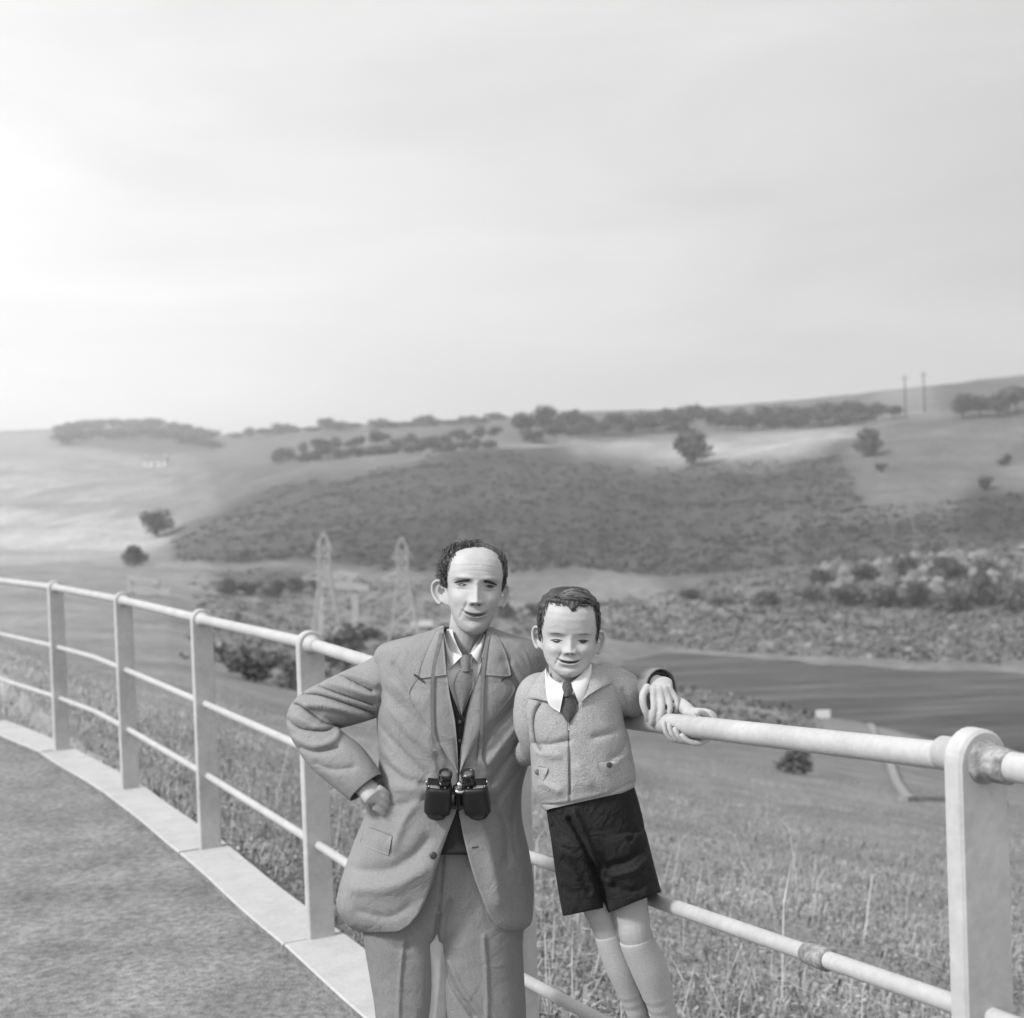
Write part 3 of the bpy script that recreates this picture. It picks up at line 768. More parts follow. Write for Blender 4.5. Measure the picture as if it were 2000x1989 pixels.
def gantry(px0, px1, py_base, py_top, py_b1, label, dpt):
    d = dpt
    b = P((px0 + px1) / 2, py_base, d)
    o = empty('timber_gantry', b, label, 'gantry')
    for px in (px0, px1):
        s = (px - px0) / (px1 - px0)
        build('upright', *box((P(px, py_base + 10, d) + P(px, py_top + s * 8, d)) / 2, np.array([0.22, 0, 0]), np.array([0, 0.22, 0]), (P(px, py_top + s * 8, d) - P(px, py_base + 10, d)) / 2), M['wood_pale'], o, False)
    for y, ext in ((py_top + 4, 0), (py_b1, 22)):
        p, q = P(px0 - 4, y, d - 0.25), P(px1 + 4 + ext, y + 9, d - 0.25)
        build('cross_beam', *box((p + q) / 2, (q - p) / 2, np.array([0, 0.12, 0]), np.array([0, 0, 0.22])), M['wood_pale'], o, False)
    return o
gantry(627, 694, 1250, 1114, 1140, 'pale timber gantry of two posts and two beams by the pylon', 96)
gantry(255, 306, 1262, 1126, 1150, 'faint timber gantry seen over the railing near the hillside', 110)
# white cottage
b = terrain_point(305, 908)[0]; d = proj(b)[2]; s = d / FPX
o = empty('cottage', b, 'small white cottage on the far slope below the wood', 'house')
Lx, Ly, hz = 22 * s, 10 * s, 6.5 * s
build('wall', *box(b + upv(hz - 1), (Lx, 0, 0), (0, Ly, 0), (0, 0, hz + 1)), M['whitewash'], o, False)
V = [b + np.array([sx * (Lx + .3), sy * (Ly + .3), 2 * hz]) for sx in (-1, 1) for sy in (-1, 1)] + [b + np.array([sx * (Lx + .3), 0, 2 * hz + 6.5 * s]) for sx in (-1, 1)]
rf = build('roof', V, [(0, 2, 5, 4), (1, 4, 5, 3), (0, 4, 1), (2, 3, 5), (0, 1, 3, 2)], M['slate'], o, False)
for sx in (-0.85, 0.85): build('chimney', *box(b + np.array([sx * Lx, 0, 2 * hz + 7 * s]), (1.2 * s, 0, 0), (0, 1.2 * s, 0), (0, 0, 3 * s)), M['whitewash'], rf, False)
for sx in (-0.6, 0.0, 0.6): build('door' if sx == 0 else 'window', *box(b + np.array([sx * Lx, -Ly - .02, hz * (0.9 if sx else 0.7)]), (1.6 * s, 0, 0), (0, 0.04, 0), (0, 0, (2.4 if sx else 4.4) * s)), M['glass_dark'], o, False)
# telegraph poles on the right-hand skyline
for px, y0, y1, lb in ((1769, 812, 733, 'shorter telegraph pole on the right-hand skyline'), (1806, 806, 726, 'taller telegraph pole next to the dark tree clump')):
    b = terrain_point(px, y0)[0]; d = proj(b)[2]; h = (y0 - y1) * d / FPX
    o = empty('telegraph_pole', b, lb, 'pole')
    build('pole', *tube([b - upv(.4), b + upv(h * .5), b + upv(h)], [0.17, 0.15, 0.12], 8), M['pole'], o)
    build('cross_arm', *box(b + upv(h * .92), (0.9, 0, 0), (0, 0.06, 0), (0, 0, 0.06)), M['pole'], o, False)
    for sx in (-0.8, -0.4, 0.4, 0.8): build('insulator', *lathe(b + np.array([sx, 0, h * .92 + .05]), (0, 0, 1), [(0, .03), (.05, .05), (.12, .05), (.15, .02)], 8), M['whitewash'], o)
# white boards standing in the grass
def board(px, py, wpx, hpx, label, n_posts=2):
    b = terrain_point(px, py + hpx)[0]; d = proj(b)[2]; s = d / FPX
    o = empty('white_board', b, label, 'board')
    zc = hpx * 1.0 * s
    pl = build('panel', *box(b + upv(zc), (wpx / 2 * s, 0.05 * wpx * s * .2, 0), (0, 0.03, 0), (0, 0, hpx / 2 * s)), M['whitewash'], o, False); add_bevel(pl, 0.01)
    for sx in np.linspace(-.6, .6, n_posts): build('post', *box(b + np.array([sx * wpx / 2 * s, 0.06, zc * .5 - .1]), (0.03, 0, 0), (0, 0.03, 0), (0, 0, zc * .5 + .1)), M['wood_pale'], o, False)
board(1608, 1394, 28, 16, 'small white board on the bank above the bush')
board(824, 1218, 42, 11, 'long low white board beyond the man\'s shoulder')
# concrete footpath edge running down the bank
pts = [(1688, 1386), (1712, 1440), (1740, 1500), (1768, 1562), (1810, 1568), (1880, 1572), (1960, 1580)]
Vp = []
for px, py in catmull(pts, 60):
    w = np.interp(py, [1380, 1560], [5, 8])
    for sx in (-1, 1):
        q = terrain_point(px + sx * w, py)[0]; q[2] += 0.10; Vp.append(q)
    q = q.copy()
nV = len(Vp) // 2
Vp = np.array(Vp).reshape(nV, 2, 3); low = Vp.copy(); low[..., 2] -= 0.35
Vall = np.concatenate([Vp[:, :1], Vp[:, 1:], low[:, 1:], low[:, :1]], 1).reshape(-1, 3)
tag(build('footpath', Vall, grid_faces(nV, 4, True), M['footpath'], None, False), 'narrow pale footpath running down the bank', kind='structure')

# ================================================================== AIR
hz = bpy.data.materials.new('haze_air'); hz.use_nodes = True
hn = hz.node_tree.nodes; hn.remove(hn['Principled BSDF'])
pv = hn.new('ShaderNodeVolumePrincipled'); pv.inputs['Density'].default_value = 0.0009; pv.inputs['Color'].default_value = (0.95, 0.95, 0.95, 1); pv.inputs['Anisotropy'].default_value = 0.2
hz.node_tree.links.new(pv.outputs[0], hn['Material Output'].inputs['Volume'])
lo_, hi_ = XX.reshape(-1, 3).min(0) - 2.0, XX.reshape(-1, 3).max(0) + 2.0; lo_[1] = -220; lo_[0] = min(lo_[0], -260); lo_[2] -= 1.0
c_h, e_h = (lo_ + hi_) / 2, (hi_ - lo_) / 2
tag(build('haze', *box(c_h, (e_h[0], 0, 0), (0, e_h[1], 0), (0, 0, e_h[2])), hz, None, False), 'thin pale haze filling the valley air', kind='stuff')
# ================================================================== PEOPLE: shared tools
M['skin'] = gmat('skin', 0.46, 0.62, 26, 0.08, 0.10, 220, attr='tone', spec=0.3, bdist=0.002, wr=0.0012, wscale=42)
M['suit'] = gmat('suit_wool', 0.265, 0.95, 320, 0.16, 0.30, 420, nscale2=7, namp2=0.06, spec=0.12, bdist=0.0015, wr=0.0055)
M['trousers'] = gmat('trouser_wool', 0.22, 0.95, 320, 0.16, 0.30, 420, nscale2=7, namp2=0.06, spec=0.12, bdist=0.0015, wr=0.0055)
M['shirt'] = gmat('white_cotton', 0.66, 0.85, 60, 0.03, 0.1, 200, spec=0.2, bdist=0.001)
M['tie'] = gmat('grey_tie', 0.17, 0.8, 160, 0.2, 0.2, 300, spec=0.2, bdist=0.001)
M['tie_dark'] = gmat('dark_tie', 0.085, 0.8, 160, 0.25, 0.2, 300, spec=0.2, bdist=0.001)
M['pullover'] = gmat('dark_pullover', 0.030, 0.95, 260, 0.3, 0.4, 300, spec=0.1, bdist=0.002)
M['cardigan'] = gmat('pale_wool', 0.37, 0.97, 330, 0.24, 0.75, 330, nscale2=9, namp2=0.06, spec=0.05, bdist=0.003, wr=0.0050, wscale=13)
M['shorts'] = gmat('dark_shorts', 0.014, 0.9, 200, 0.35, 0.35, 160, nscale2=14, namp2=0.5, spec=0.25, bdist=0.003, wr=0.014, wscale=22)
M['sock'] = gmat('grey_sock', 0.42, 0.95, 300, 0.12, 0.5, 260, spec=0.1, bdist=0.002)
M['hair'] = gmat('dark_hair', 0.055, 0.6, 60, 0.4, 0.3, 90, spec=0.3, bdist=0.002)
M['scalp_hair'] = gmat('thin_combed_hair', 0.085, 0.65, 120, 0.5, 0.5, 160, spec=0.3, bdist=0.003, stretch=(0.25, 1.0, 1.0))
M['hair_mid'] = gmat('windblown_hair', 0.075, 0.6, 60, 0.3, spec=0.4)
M['boyhair'] = gmat('boy_hair', 0.050, 0.55, 130, 0.6, 0.6, 170, spec=0.35, bdist=0.003, stretch=(0.3, 1.0, 0.6))
M['boyhair_mid'] = gmat('boy_hair_top', 0.13, 0.55, 60, 0.3, spec=0.45)
M['brow'] = gmat('eyebrow_hair', 0.045, 0.7, 60, 0.3)
M['dark'] = gmat('dark_line', 0.035, 0.8)
M['lip'] = gmat('mouth', 0.055, 0.7)
M['eye'] = gmat('eye', 0.022, 0.35)
M['leather'] = gmat('shoe_leather', 0.03, 0.4)
M['black'] = gmat('binocular_leatherette', 0.012, 0.45, 200, 0.3, 0.6, 500, spec=0.5, bdist=0.001)
M['blackmetal'] = gmat('black_enamel', 0.010, 0.22, spec=0.6)
M['chrome'] = gmat('worn_chrome', 0.62, 0.28, metal=1.0)
M['lens'] = gmat('lens_glass', 0.10, 0.08, spec=0.8)
M['strap'] = gmat('leather_strap', 0.15, 0.7, 60, 0.15)
M['button'] = gmat('button', 0.05, 0.4)
M['zip'] = gmat('zip', 0.14, 0.5)

def loft(keys, n, m, opening=None, nexp=2.4, dn=None):
    """keys rows: xl, yl, xr, yr, depth, half-depth(m).  Closed rings, or open at the front where opening=(list of y, xL, xR) says."""
    K = catmull(keys, n); V = []
    for xl, yl, xr, yr, d, hd in K:
        cx, cy, hx, hy = (xl + xr) / 2, (yl + yr) / 2, (xr - xl) / 2, (yr - yl) / 2
        a0, a1 = 0.5 * math.pi, 2.5 * math.pi
        if opening is not None:
            oL = np.interp(cy, opening[0], opening[1]); oR = np.interp(cy, opening[0], opening[2])
            cL = np.clip((oL - cx) / hx, -0.999, 0.999); cR = np.clip((oR - cx) / hx, -0.999, 0.999)
            iv = lambda c: math.acos(np.sign(c) * abs(c) ** (nexp / 2))
            a0, a1 = iv(cL), 2 * math.pi + iv(cR)
            an = np.linspace(a0, a1, m)
        else:
            an = np.linspace(a0, a1, m, endpoint=False)
        c, s = np.cos(an), np.sin(an)
        ex = np.sign(c) * np.abs(c) ** (2 / nexp); ey = np.sign(s) * np.abs(s) ** (2 / nexp)
        V.append(P(cx + hx * ex, cy + hy * ex, d - hd * ey))
    V = np.concatenate(V)
    return V, grid_faces(n, m, opening is None)
def seg_dist(px, py, line):
    best = np.full(px.shape, 1e9)
    for (x0, y0), (x1, y1) in zip(line[:-1], line[1:]):
        dx, dy = x1 - x0, y1 - y0
        t = np.clip(((px - x0) * dx + (py - y0) * dy) / (dx * dx + dy * dy + 1e-9), 0, 1)
        best = np.minimum(best, np.hypot(px - x0 - t * dx, py - y0 - t * dy))
    return best
def sculpt(V, strokes, front=None):
    """push folds into camera-facing cloth: strokes = (polyline px, width px, depth mm; + = valley)"""
    V = np.array(V, float); px, py, d = proj(V)
    disp = np.zeros(len(V))
    for line, w, mm in strokes:
        line = catmull(line, max(8, 4 * len(line))) if len(line) > 2 else np.asarray(line, float)
        q = seg_dist(px, py, line)
        disp += mm * 0.001 * (1.5 * np.exp(-(q / (w * 0.85)) ** 2) + 0.8 * np.exp(-np.abs(q) / (w * 0.45)))
    if front is not None: disp = np.where(d < front, disp, 0)
    ray = (V - _C); ray /= np.linalg.norm(ray, axis=1)[:, None]
    return V + ray * disp[:, None]
class Surf:
    """depth of the front of a cloth surface at photo pixels"""
    def __init__(s, V): 
        s.px, s.py, s.d = proj(V)
    def __call__(s, px, py, rad=7.0):
        px, py = np.atleast_1d(px).astype(float), np.atleast_1d(py).astype(float); out = np.empty(px.shape)
        for i, (x, y) in enumerate(zip(px, py)):
            q = (s.px - x) ** 2 + (s.py - y) ** 2
            m = q < rad * rad
            if not m.any(): m = q <= np.partition(q, 6)[6]
            dm = s.d[m]; lo = dm.min(); k = dm < lo + 0.03
            w = 1.0 / (q[m][k] + 2.0); out[i] = (dm[k] * w).sum() / w.sum()
        return out
def patch(name, edgeA, edgeB, surf, off, mat, parent, nu=24, nv=8, thick=0.003, bulge=0.0, dfun=None):
    """cloth panel between two photo-space curves, lying on surf, with real thickness"""
    A, B = catmull(edgeA, nu), catmull(edgeB, nu)
    v = np.linspace(0, 1, nv)
    px = A[:, None, 0] * (1 - v) + B[:, None, 0] * v; py = A[:, None, 1] * (1 - v) + B[:, None, 1] * v
    d = (surf(px.ravel(), py.ravel()) if dfun is None else dfun(px.ravel(), py.ravel())).reshape(px.shape)
    d = d - off - bulge * np.sin(v * math.pi)[None, :]
    # soften
    for _ in range(2):
        d[1:-1] = (d[:-2] + 2 * d[1:-1] + d[2:]) / 4
    Vf = P(px, py, d).reshape(-1, 3); Vb = P(px, py, d + thick).reshape(-1, 3)
    n = len(Vf); Fc = grid_faces(nu, nv) + [tuple(i + n for i in f)[::-1] for f in grid_faces(nu, nv)]
    rim = [r * nv for r in range(nu)] + [(nu - 1) * nv + c for c in range(1, nv)] + [r * nv + nv - 1 for r in range(nu - 2, -1, -1)] + list(range(nv - 2, 0, -1))
    for a, b in zip(rim, rim[1:] + rim[:1]): Fc.append((a, a + n, b + n, b))
    return build(name, np.concatenate([Vf, Vb]), Fc, mat, parent)

# ------------------------------------------------------------------ heads
class Head:
    def __init__(s, chin, Hpx, d, roll, yaw, pitch, prof, feat):
        s.H = Hpx * d / FPX; s.o = P(*chin, d); s.f = feat
        s.z, s.w, s.fr, s.bk = (np.array(c, float) for c in zip(*prof))
        cr, sr, cy, sy, cp, sp = math.cos(roll), math.sin(roll), math.cos(yaw), math.sin(yaw), math.cos(pitch), math.sin(pitch)
        r0, u0, f0 = _R * cr - _U * sr, _U * cr + _R * sr, -_F          # roll clockwise in the picture
        s.r, f1 = r0 * cy - f0 * sy, f0 * cy + r0 * sy                  # yaw: face turns to picture right
        s.u, s.fw = u0 * cp - f1 * sp, f1 * cp + u0 * sp                # pitch up
    def W(s, x, y, z):
        x, y, z = np.asarray(x, float), np.asarray(y, float), np.asarray(z, float)
        return s.o + s.H * (x[..., None] * s.r + y[..., None] * s.fw + z[..., None] * s.u)
    def ring(s, z):
        i = lambda a: np.interp(z, s.z, a)
        return i(s.w), i(s.fr), i(s.bk)
    def disp(s, x, z):
        f = s.f; G = lambda cx, cz, sx, sz: np.exp(-((x - cx) / sx) ** 2 - ((z - cz) / sz) ** 2)
        D = np.zeros_like(x); ex, ez = f['eye']
        for q in (-1, 1):
            D += -f['socket'] * G(q * ex, ez + 0.012, 0.095, 0.055) + 0.030 * G(q * ex, ez - 0.004, 0.062, 0.030)
            D += f['brow'] * G(q * ex * 0.95, ez + 0.085, 0.10, 0.030)
            D += -f['pouch'] * G(q * ex, ez - 0.046, 0.07, 0.011)                 # pouch line
            D += -f['hollow'] * G(q * 0.215, f['mouth'] + 0.045, 0.05, 0.07) + f['hollow'] * 0.8 * G(q * 0.235, f['nose'] + 0.09, 0.06, 0.045)
            D += f['cheek'] * G(q * 0.20, f['nose'] + 0.045, 0.085, 0.070)
            D += 0.055 * G(q * 0.058, f['nose'] + 0.030, 0.032, 0.032)       # nostril wings
            # laughter folds
            for t in np.linspace(0, 1, 7):
                D += -f['fold'] * 0.42 * G(q * (0.085 + 0.075 * t), f['nose'] + 0.035 - (f['nose'] - f['mouth'] + 0.07) * t, 0.014, 0.022)
        nz0, nz1 = ez + 0.03, f['nose'] + 0.035
        t = np.clip((nz0 - z) / (nz0 - nz1), 0, 1)
        hgt = f['nlen'] * (0.18 + 0.82 * t ** 1.3); wid = 0.036 + 0.014 * t
        fade = np.where(z > nz0, np.exp(-((z - nz0) / 0.03) ** 2), np.where(z < nz1, np.exp(-((z - nz1) / 0.026) ** 2), 1.0))
        D += hgt * fade * np.exp(-(x / wid) ** 2)
        for zz in f.get('lines', ()):
            D += -0.006 * np.exp(-((z - zz - 0.012 * np.cos(x * 9)) / 0.008) ** 2) * np.exp(-(x / 0.2) ** 4)
        m = f['mouth']; zc = m + f['smile'] * (x / 0.12) ** 2
        lipw = np.exp(-(x / f['mw']) ** 4)
        D += lipw * (0.022 * np.exp(-((z - zc - 0.024) / 0.016) ** 2) + 0.026 * np.exp(-((z - zc + 0.026) / 0.018) ** 2) - 0.030 * np.exp(-((z - zc) / 0.009) ** 2))
        D += -0.016 * G(0, m - 0.070, 0.10, 0.018) + f['chin'] * G(0, 0.075, 0.085, 0.055)
        D += 0.02 * G(0, (m + f['nose']) / 2, 0.1, 0.05)
        return D
    def front(s, x, z):
        w, fr, bk = s.ring(z); c, dy = (fr + bk) / 2, (fr - bk) / 2
        k = np.clip(np.abs(x) / w, 0, 0.999)
        return c + dy * (1 - k ** 2.25) ** (1 / 2.25) + s.disp(x, z)
    def mesh(s, nz=90, m=120, grow=None):
        zz = np.linspace(s.z[0], s.z[-1], nz); zz = s.z[0] + (s.z[-1] - s.z[0]) * 0.5 * (1 - np.cos(math.pi * (zz - s.z[0]) / (s.z[-1] - s.z[0])))
        an = np.linspace(0, 2 * math.pi, m, endpoint=False); V = []
        for z in zz:
            w, fr, bk = s.ring(z); c, dy = (fr + bk) / 2, (fr - bk) / 2; e = 2 / 2.25
            x = w * np.sign(np.cos(an)) * np.abs(np.cos(an)) ** e
            sy = np.sign(np.sin(an)) * np.abs(np.sin(an)) ** e; y = c + dy * sy
            if grow is None:
                wt = np.clip(sy * 2.2, 0, 1); y = y + s.disp(x, np.full_like(x, z)) * wt
                zo = np.full_like(x, z)
            else:
                g = grow(x, y, np.full_like(x, z), an)
                x = x * (1 + g / 0.36); y = c + (y - c) * (1 + g / 0.40); zo = z + np.clip((z - 0.6) / 0.4, 0, 1) * g
            V.append(s.W(x, y, zo))
        return np.concatenate(V), grid_faces(nz, m, True) + [tuple(range(m))[::-1], tuple(range((nz - 1) * m, nz * m))]
    def ear(s, q, z0, hgt, out, spread):
        """shell-shaped ear: plate, rolled rim and lobe"""
        w, fr, bk = s.ring(z0 + hgt * 0.5); mb = MB()
        dirx, diry = q * math.cos(spread), -math.sin(spread)
        def pt(a, b, lift=0.0):      # a outwards 0..1, b up 0..1
            x = q * (w - 0.022) + dirx * a * out; y = 0.035 + diry * a * out + lift
            return x, y, z0 + b * hgt
        rim = []
        for t in np.linspace(-0.42 * math.pi, 1.05 * math.pi, 22):
            a, b = 0.50 + 0.50 * math.cos(t - 0.12), 0.52 + 0.48 * math.sin(t)
            a = a * (0.75 + 0.25 * b)
            rim.append(pt(a, b, 0.030))
        rim = np.array(rim)
        mb.add(tube(s.W(rim[:, 0], rim[:, 1], rim[:, 2]), s.H * np.interp(np.linspace(0, 1, 22), [0, .2, .8, 1], [0.024, 0.019, 0.020, 0.014]), 8))
        # plate
        n = 14; V = []
        for lift in (0.004, -0.020):
            for i in range(n):
                for j in range(n):
                    b = j / (n - 1); hw = math.sqrt(max(0, 1 - ((b - 0.52) / 0.5) ** 2))
                    a = (i / (n - 1)) * (0.12 + 0.88 * hw) * (0.78 + 0.22 * b)
                    dish = -0.034 * math.exp(-((a - 0.45) / 0.25) ** 2 - ((b - 0.55) / 0.22) ** 2) + 0.014 * math.exp(-((a - 0.62) / 0.1) ** 2 - ((b - 0.55) / 0.3) ** 2)
                    V.append(s.W(*pt(a, b, lift + (dish if lift > 0 else dish * 0.3))))
        f1 = grid_faces(n, n); Fc = f1 + [tuple(k + n * n for k in f)[::-1] for f in f1]
        r_ = list(range(n)) + [k * n + n - 1 for k in range(1, n)] + [(n - 1) * n + k for k in range(n - 2, -1, -1)] + [k * n for k in range(n - 2, 0, -1)]
        for a, b in zip(r_, r_[1:] + r_[:1]): Fc.append((a, a + n * n, b + n * n, b))
        mb.add((V, Fc))
        return mb.get()
    def settle(s, o):
        """press the remeshed face back on to its exact features, then keep its surface for the fine parts"""
        X = co_world(o); L_ = X - s.o; x, y, z = (L_ @ s.r) / s.H, (L_ @ s.fw) / s.H, (L_ @ s.u) / s.H
        w = np.interp(z, s.z, s.w); k = np.abs(x) / np.maximum(w, .05)
        wt = np.clip((0.86 - k) / 0.12, 0, 1) * np.clip((z - 0.05) / 0.05, 0, 1) * np.clip((0.86 - z) / 0.08, 0, 1) * (y > 0.08)
        m = wt > 0
        fy = np.array([s.front(np.array([a]), b)[0] for a, b in zip(x[m], z[m])])
        y2 = y.copy(); y2[m] = y[m] * (1 - wt[m]) + fy * wt[m]
        set_world(o, X + ((y2 - y) * s.H)[:, None] * s.fw)
        X = co_world(o); hm = (z > -0.1) & (z < 1.1) & (np.abs(x) < 0.6) & (y > -0.1)
        s.surf = Surf(X[hm])
    def strip(s, name, x0, x1, zfun, hfun, mat, parent, lift=0.004, n=22, th=0.012):
        """thin raised strip on the face (brow, lash line, lips), laid on the actual skin surface"""
        xs = np.linspace(x0, x1, n); t = np.linspace(0, 1, n); V = []; Vb = []
        for k in (1, 0.55, 0, -0.55, -1):
            z = zfun(t) + k * hfun(t)
            px, py, _ = proj(s.W(xs, np.array([s.front(np.array([a]), b)[0] for a, b in zip(xs, z)]), z))
            d = s.surf(px, py, 4.0) - (lift + 0.0015 + th * (1 - k * k) * 0.5) * s.H
            V.append(P(px, py, d)); Vb.append(P(px, py, d + 0.02 * s.H))
        V = np.concatenate(V + Vb[::-1])
        return build(name, V, grid_faces(10, n) + [(9 * n + c, 9 * n + c + 1, c + 1, c) for c in range(n - 1)], mat, parent)
    def lock(s, p0, p1, p2, r, lift=0.0):
        """curved tapering lock of hair through three head-space points"""
        Q = catmull(np.array([p0, p1, p2]), 9)
        return tube(s.W(Q[:, 0], Q[:, 1], Q[:, 2]), s.H * r * np.array([0.7, 0.95, 1, 1, 0.95, 0.85, 0.65, 0.4, 0.12]), 5)

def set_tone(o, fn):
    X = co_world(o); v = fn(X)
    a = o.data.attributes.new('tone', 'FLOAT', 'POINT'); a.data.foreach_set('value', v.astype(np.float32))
def head_tone(hd, X, lipdark=0.78, stub_shade=0.0):
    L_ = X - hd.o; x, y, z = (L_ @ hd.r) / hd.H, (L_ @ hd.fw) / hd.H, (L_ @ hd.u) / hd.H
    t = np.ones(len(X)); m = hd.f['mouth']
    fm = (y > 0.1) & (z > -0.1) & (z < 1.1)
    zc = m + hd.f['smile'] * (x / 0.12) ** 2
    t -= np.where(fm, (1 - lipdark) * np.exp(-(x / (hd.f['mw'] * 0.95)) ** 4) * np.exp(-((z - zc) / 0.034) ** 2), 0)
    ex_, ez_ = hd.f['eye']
    for q in (-1, 1): t -= np.where(fm, hd.f.get('lid_shade', .1) * np.exp(-((x - q * ex_) / .085) ** 2 - ((z - ez_ - .012) / .042) ** 2), 0)      # eye-socket shade put into the skin tone
    if stub_shade: t -= np.where(fm, stub_shade * np.clip((hd.f['nose'] - z) / 0.1, 0, 1), 0)  # stubble, deepened to put chin and jaw shade into the tone
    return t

# ================================================================== THE MAN
MD = 3.45
prof_m = [(-0.005,0.03,0.30,0.22),(0.01,0.085,0.335,0.15),(0.04,0.135,0.365,0.06),(0.09,0.18,0.375,-0.03),(0.15,0.212,0.378,-0.10),(0.22,0.24,0.380,-0.16),(0.30,0.262,0.380,-0.24),
          (0.40,0.288,0.378,-0.34),(0.50,0.312,0.375,-0.41),(0.60,0.328,0.390,-0.445),(0.70,0.334,0.395,-0.455),(0.78,0.328,0.378,-0.44),(0.85,0.305,0.340,-0.40),(0.91,0.262,0.275,-0.34),
          (0.955,0.205,0.20,-0.26),(0.985,0.13,0.10,-0.16),(1.0,0.03,0.0,-0.05)]
HM = Head((920, 1237), 172, MD, math.radians(3.6), math.radians(6), math.radians(2), prof_m,
          dict(eye=(0.158, 0.545), socket=0.060, brow=0.030, cheek=0.030, nose=0.335, fold=0.036, nlen=0.135, mouth=0.222, smile=0.032, mw=0.128, chin=0.030, lid_shade=0.24, pouch=0.018, lines=(0.70, 0.765), hollow=0.022))
man_base = P(885, 2350, MD); man_base[2] = -0.055
def fing(keys, r0, r1, n=12):
    K = catmull(keys, n); rr = np.linspace(r0, r1, n); rr[-1] *= 0.8
    return tube(P(K[:, 0], K[:, 1], K[:, 2]), rr, 10)
mb = MB()
mb.add(HM.mesh())
mb.add(HM.ear(-1, 0.300, 0.275, 0.27, math.radians(38)))
mb.add(HM.ear(1, 0.300, 0.270, 0.215, math.radians(48)))
mb.add(pxtube([(905,1300,3.50,52),(910,1262,3.485,41),(917,1225,3.475,39),(921,1190,3.47,40)], 14, 24))
# torso, arms, legs under the clothes
mb.add(loft([(850,1278,965,1278,3.485,0.05),(815,1300,990,1300,3.475,0.07),(780,1330,1030,1330,3.47,0.10),(775,1420,1025,1420,3.46,0.105),(790,1540,1005,1540,3.46,0.10),(765,1680,1020,1680,3.46,0.11),(780,1800,1015,1800,3.46,0.10),(820,1840,980,1840,3.46,0.08)], 30, 32))
mb.add(pxtube([(790,1320,3.47,40),(745,1335,3.47,40),(680,1362,3.49,37),(605,1402,3.50,32),(650,1470,3.43,30),(705,1530,3.375,22),(716,1540,3.365,20)], 30, 14))   # right arm
mb.add(pxtube([(1000,1310,3.47,40),(1035,1320,3.48,40),(1085,1385,3.50,36),(1130,1425,3.49,31),(1200,1375,3.40,28),(1262,1340,3.29,22),(1284,1338,3.255,20)], 30, 14))   # left arm
for s_, hx, ax_ in ((0, 838, 808), (1, 962, 985)):
    mb.add(pxtube([(hx,1760,3.46,62),(hx,1900,3.45,62),((hx+ax_)/2,2080,3.42,46),(ax_,2300,3.47,30)], 20, 16))
# right hand on the hip
mb.add(pxtube([(712,1535,3.362,22),(720,1545,3.347,24),(731,1557,3.338,23)], 8, 14, flat=(1.0, 0.75)))
for k_, (x0, y0) in enumerate(((738,1538),(739,1551),(737,1564),(731,1576))):
    mb.add(fing([(x0,y0,3.340),(x0+11,y0+7,3.345),(x0+22,y0+16,3.368),(x0+30,y0+24,3.395)], 0.0085, 0.0070))
mb.add(fing([(712,1552,3.350),(714,1566,3.350),(720,1580,3.362)], 0.0095, 0.0075))
# left hand hanging over the rail past the boy
hd_ = 3.235
mb.add(pxtube([(1290,1330,3.265,23),(1288,1345,hd_+0.008,27),(1288,1360,hd_+.004,28),(1289,1370,hd_+.004,23)], 12, 16, flat=(1.0, 0.50)))
for keys, r0, r1 in (
    ([(1266,1340,hd_),(1256,1357,hd_-.012),(1256,1376,hd_-.018),(1263,1396,hd_-.016),(1266,1408,hd_-.006)], 0.0100, 0.0070),      # thumb
    ([(1278,1342,hd_-.006),(1276,1361,hd_-.012),(1277,1382,hd_-.022),(1275,1402,hd_-.022),(1272,1416,hd_-.012)], 0.0088, 0.0066),
    ([(1288,1342,hd_-.008),(1291,1362,hd_-.015),(1293,1384,hd_-.026),(1289,1404,hd_-.026),(1285,1418,hd_-.014)], 0.0088, 0.0066),
    ([(1297,1342,hd_-.007),(1304,1360,hd_-.012),(1309,1380,hd_-.022),(1305,1398,hd_-.022),(1300,1410,hd_-.010)], 0.0085, 0.0064),
    ([(1305,1342,hd_-.002),(1314,1355,hd_-.006),(1322,1370,hd_-.012),(1321,1385,hd_-.014),(1316,1397,hd_-.004)], 0.0078, 0.0060)):
    mb.add(fing(keys, r0, r1))
person_man = remesh('person', *mb.get(), 0.0026, M['skin'], None, 2, loc=man_base)
HM.settle(person_man)
tag(person_man, 'man in a grey suit with binoculars round his neck, one hand on hip', 'person')
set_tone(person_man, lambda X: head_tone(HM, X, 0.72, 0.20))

# face details
for q in (-1, 1):
    ex, ez = q * 0.158, 0.545
    xs = (ex - 0.062, ex + 0.062)
    HM.strip('eyelid_line', *xs, lambda t: ez + 0.004 + 0.010 * np.sin(t * math.pi), lambda t: 0.0055 * np.sin(np.clip(t, 0.04, 0.96) * math.pi) + 0.0015, M['dark'], person_man, 0.001, th=0.004)
    HM.strip('eye', ex - 0.044, ex + 0.044, lambda t: ez - 0.004 + 0.003 * np.sin(t * math.pi), lambda t: 0.0120 * np.sin(np.clip(t, 0.04, 0.96) * math.pi) + 0.001, M['eye'], person_man, 0.001, th=0.004)
    inn = -q
    HM.strip('eyebrow', ex - 0.085, ex + 0.085, (lambda t, q=q: ez + 0.048 + 0.016 * np.sin((t if q > 0 else 1 - t) * math.pi * 0.75 + 0.9) - 0.026 * (t if q > 0 else 1 - t)),
             (lambda t, q=q: 0.020 * (1 - 0.55 * (t if q > 0 else 1 - t)) * np.clip(np.sin(np.clip(t, .03, .97) * math.pi) * 3, 0, 1)), M['brow'], person_man, 0.004, th=0.010)
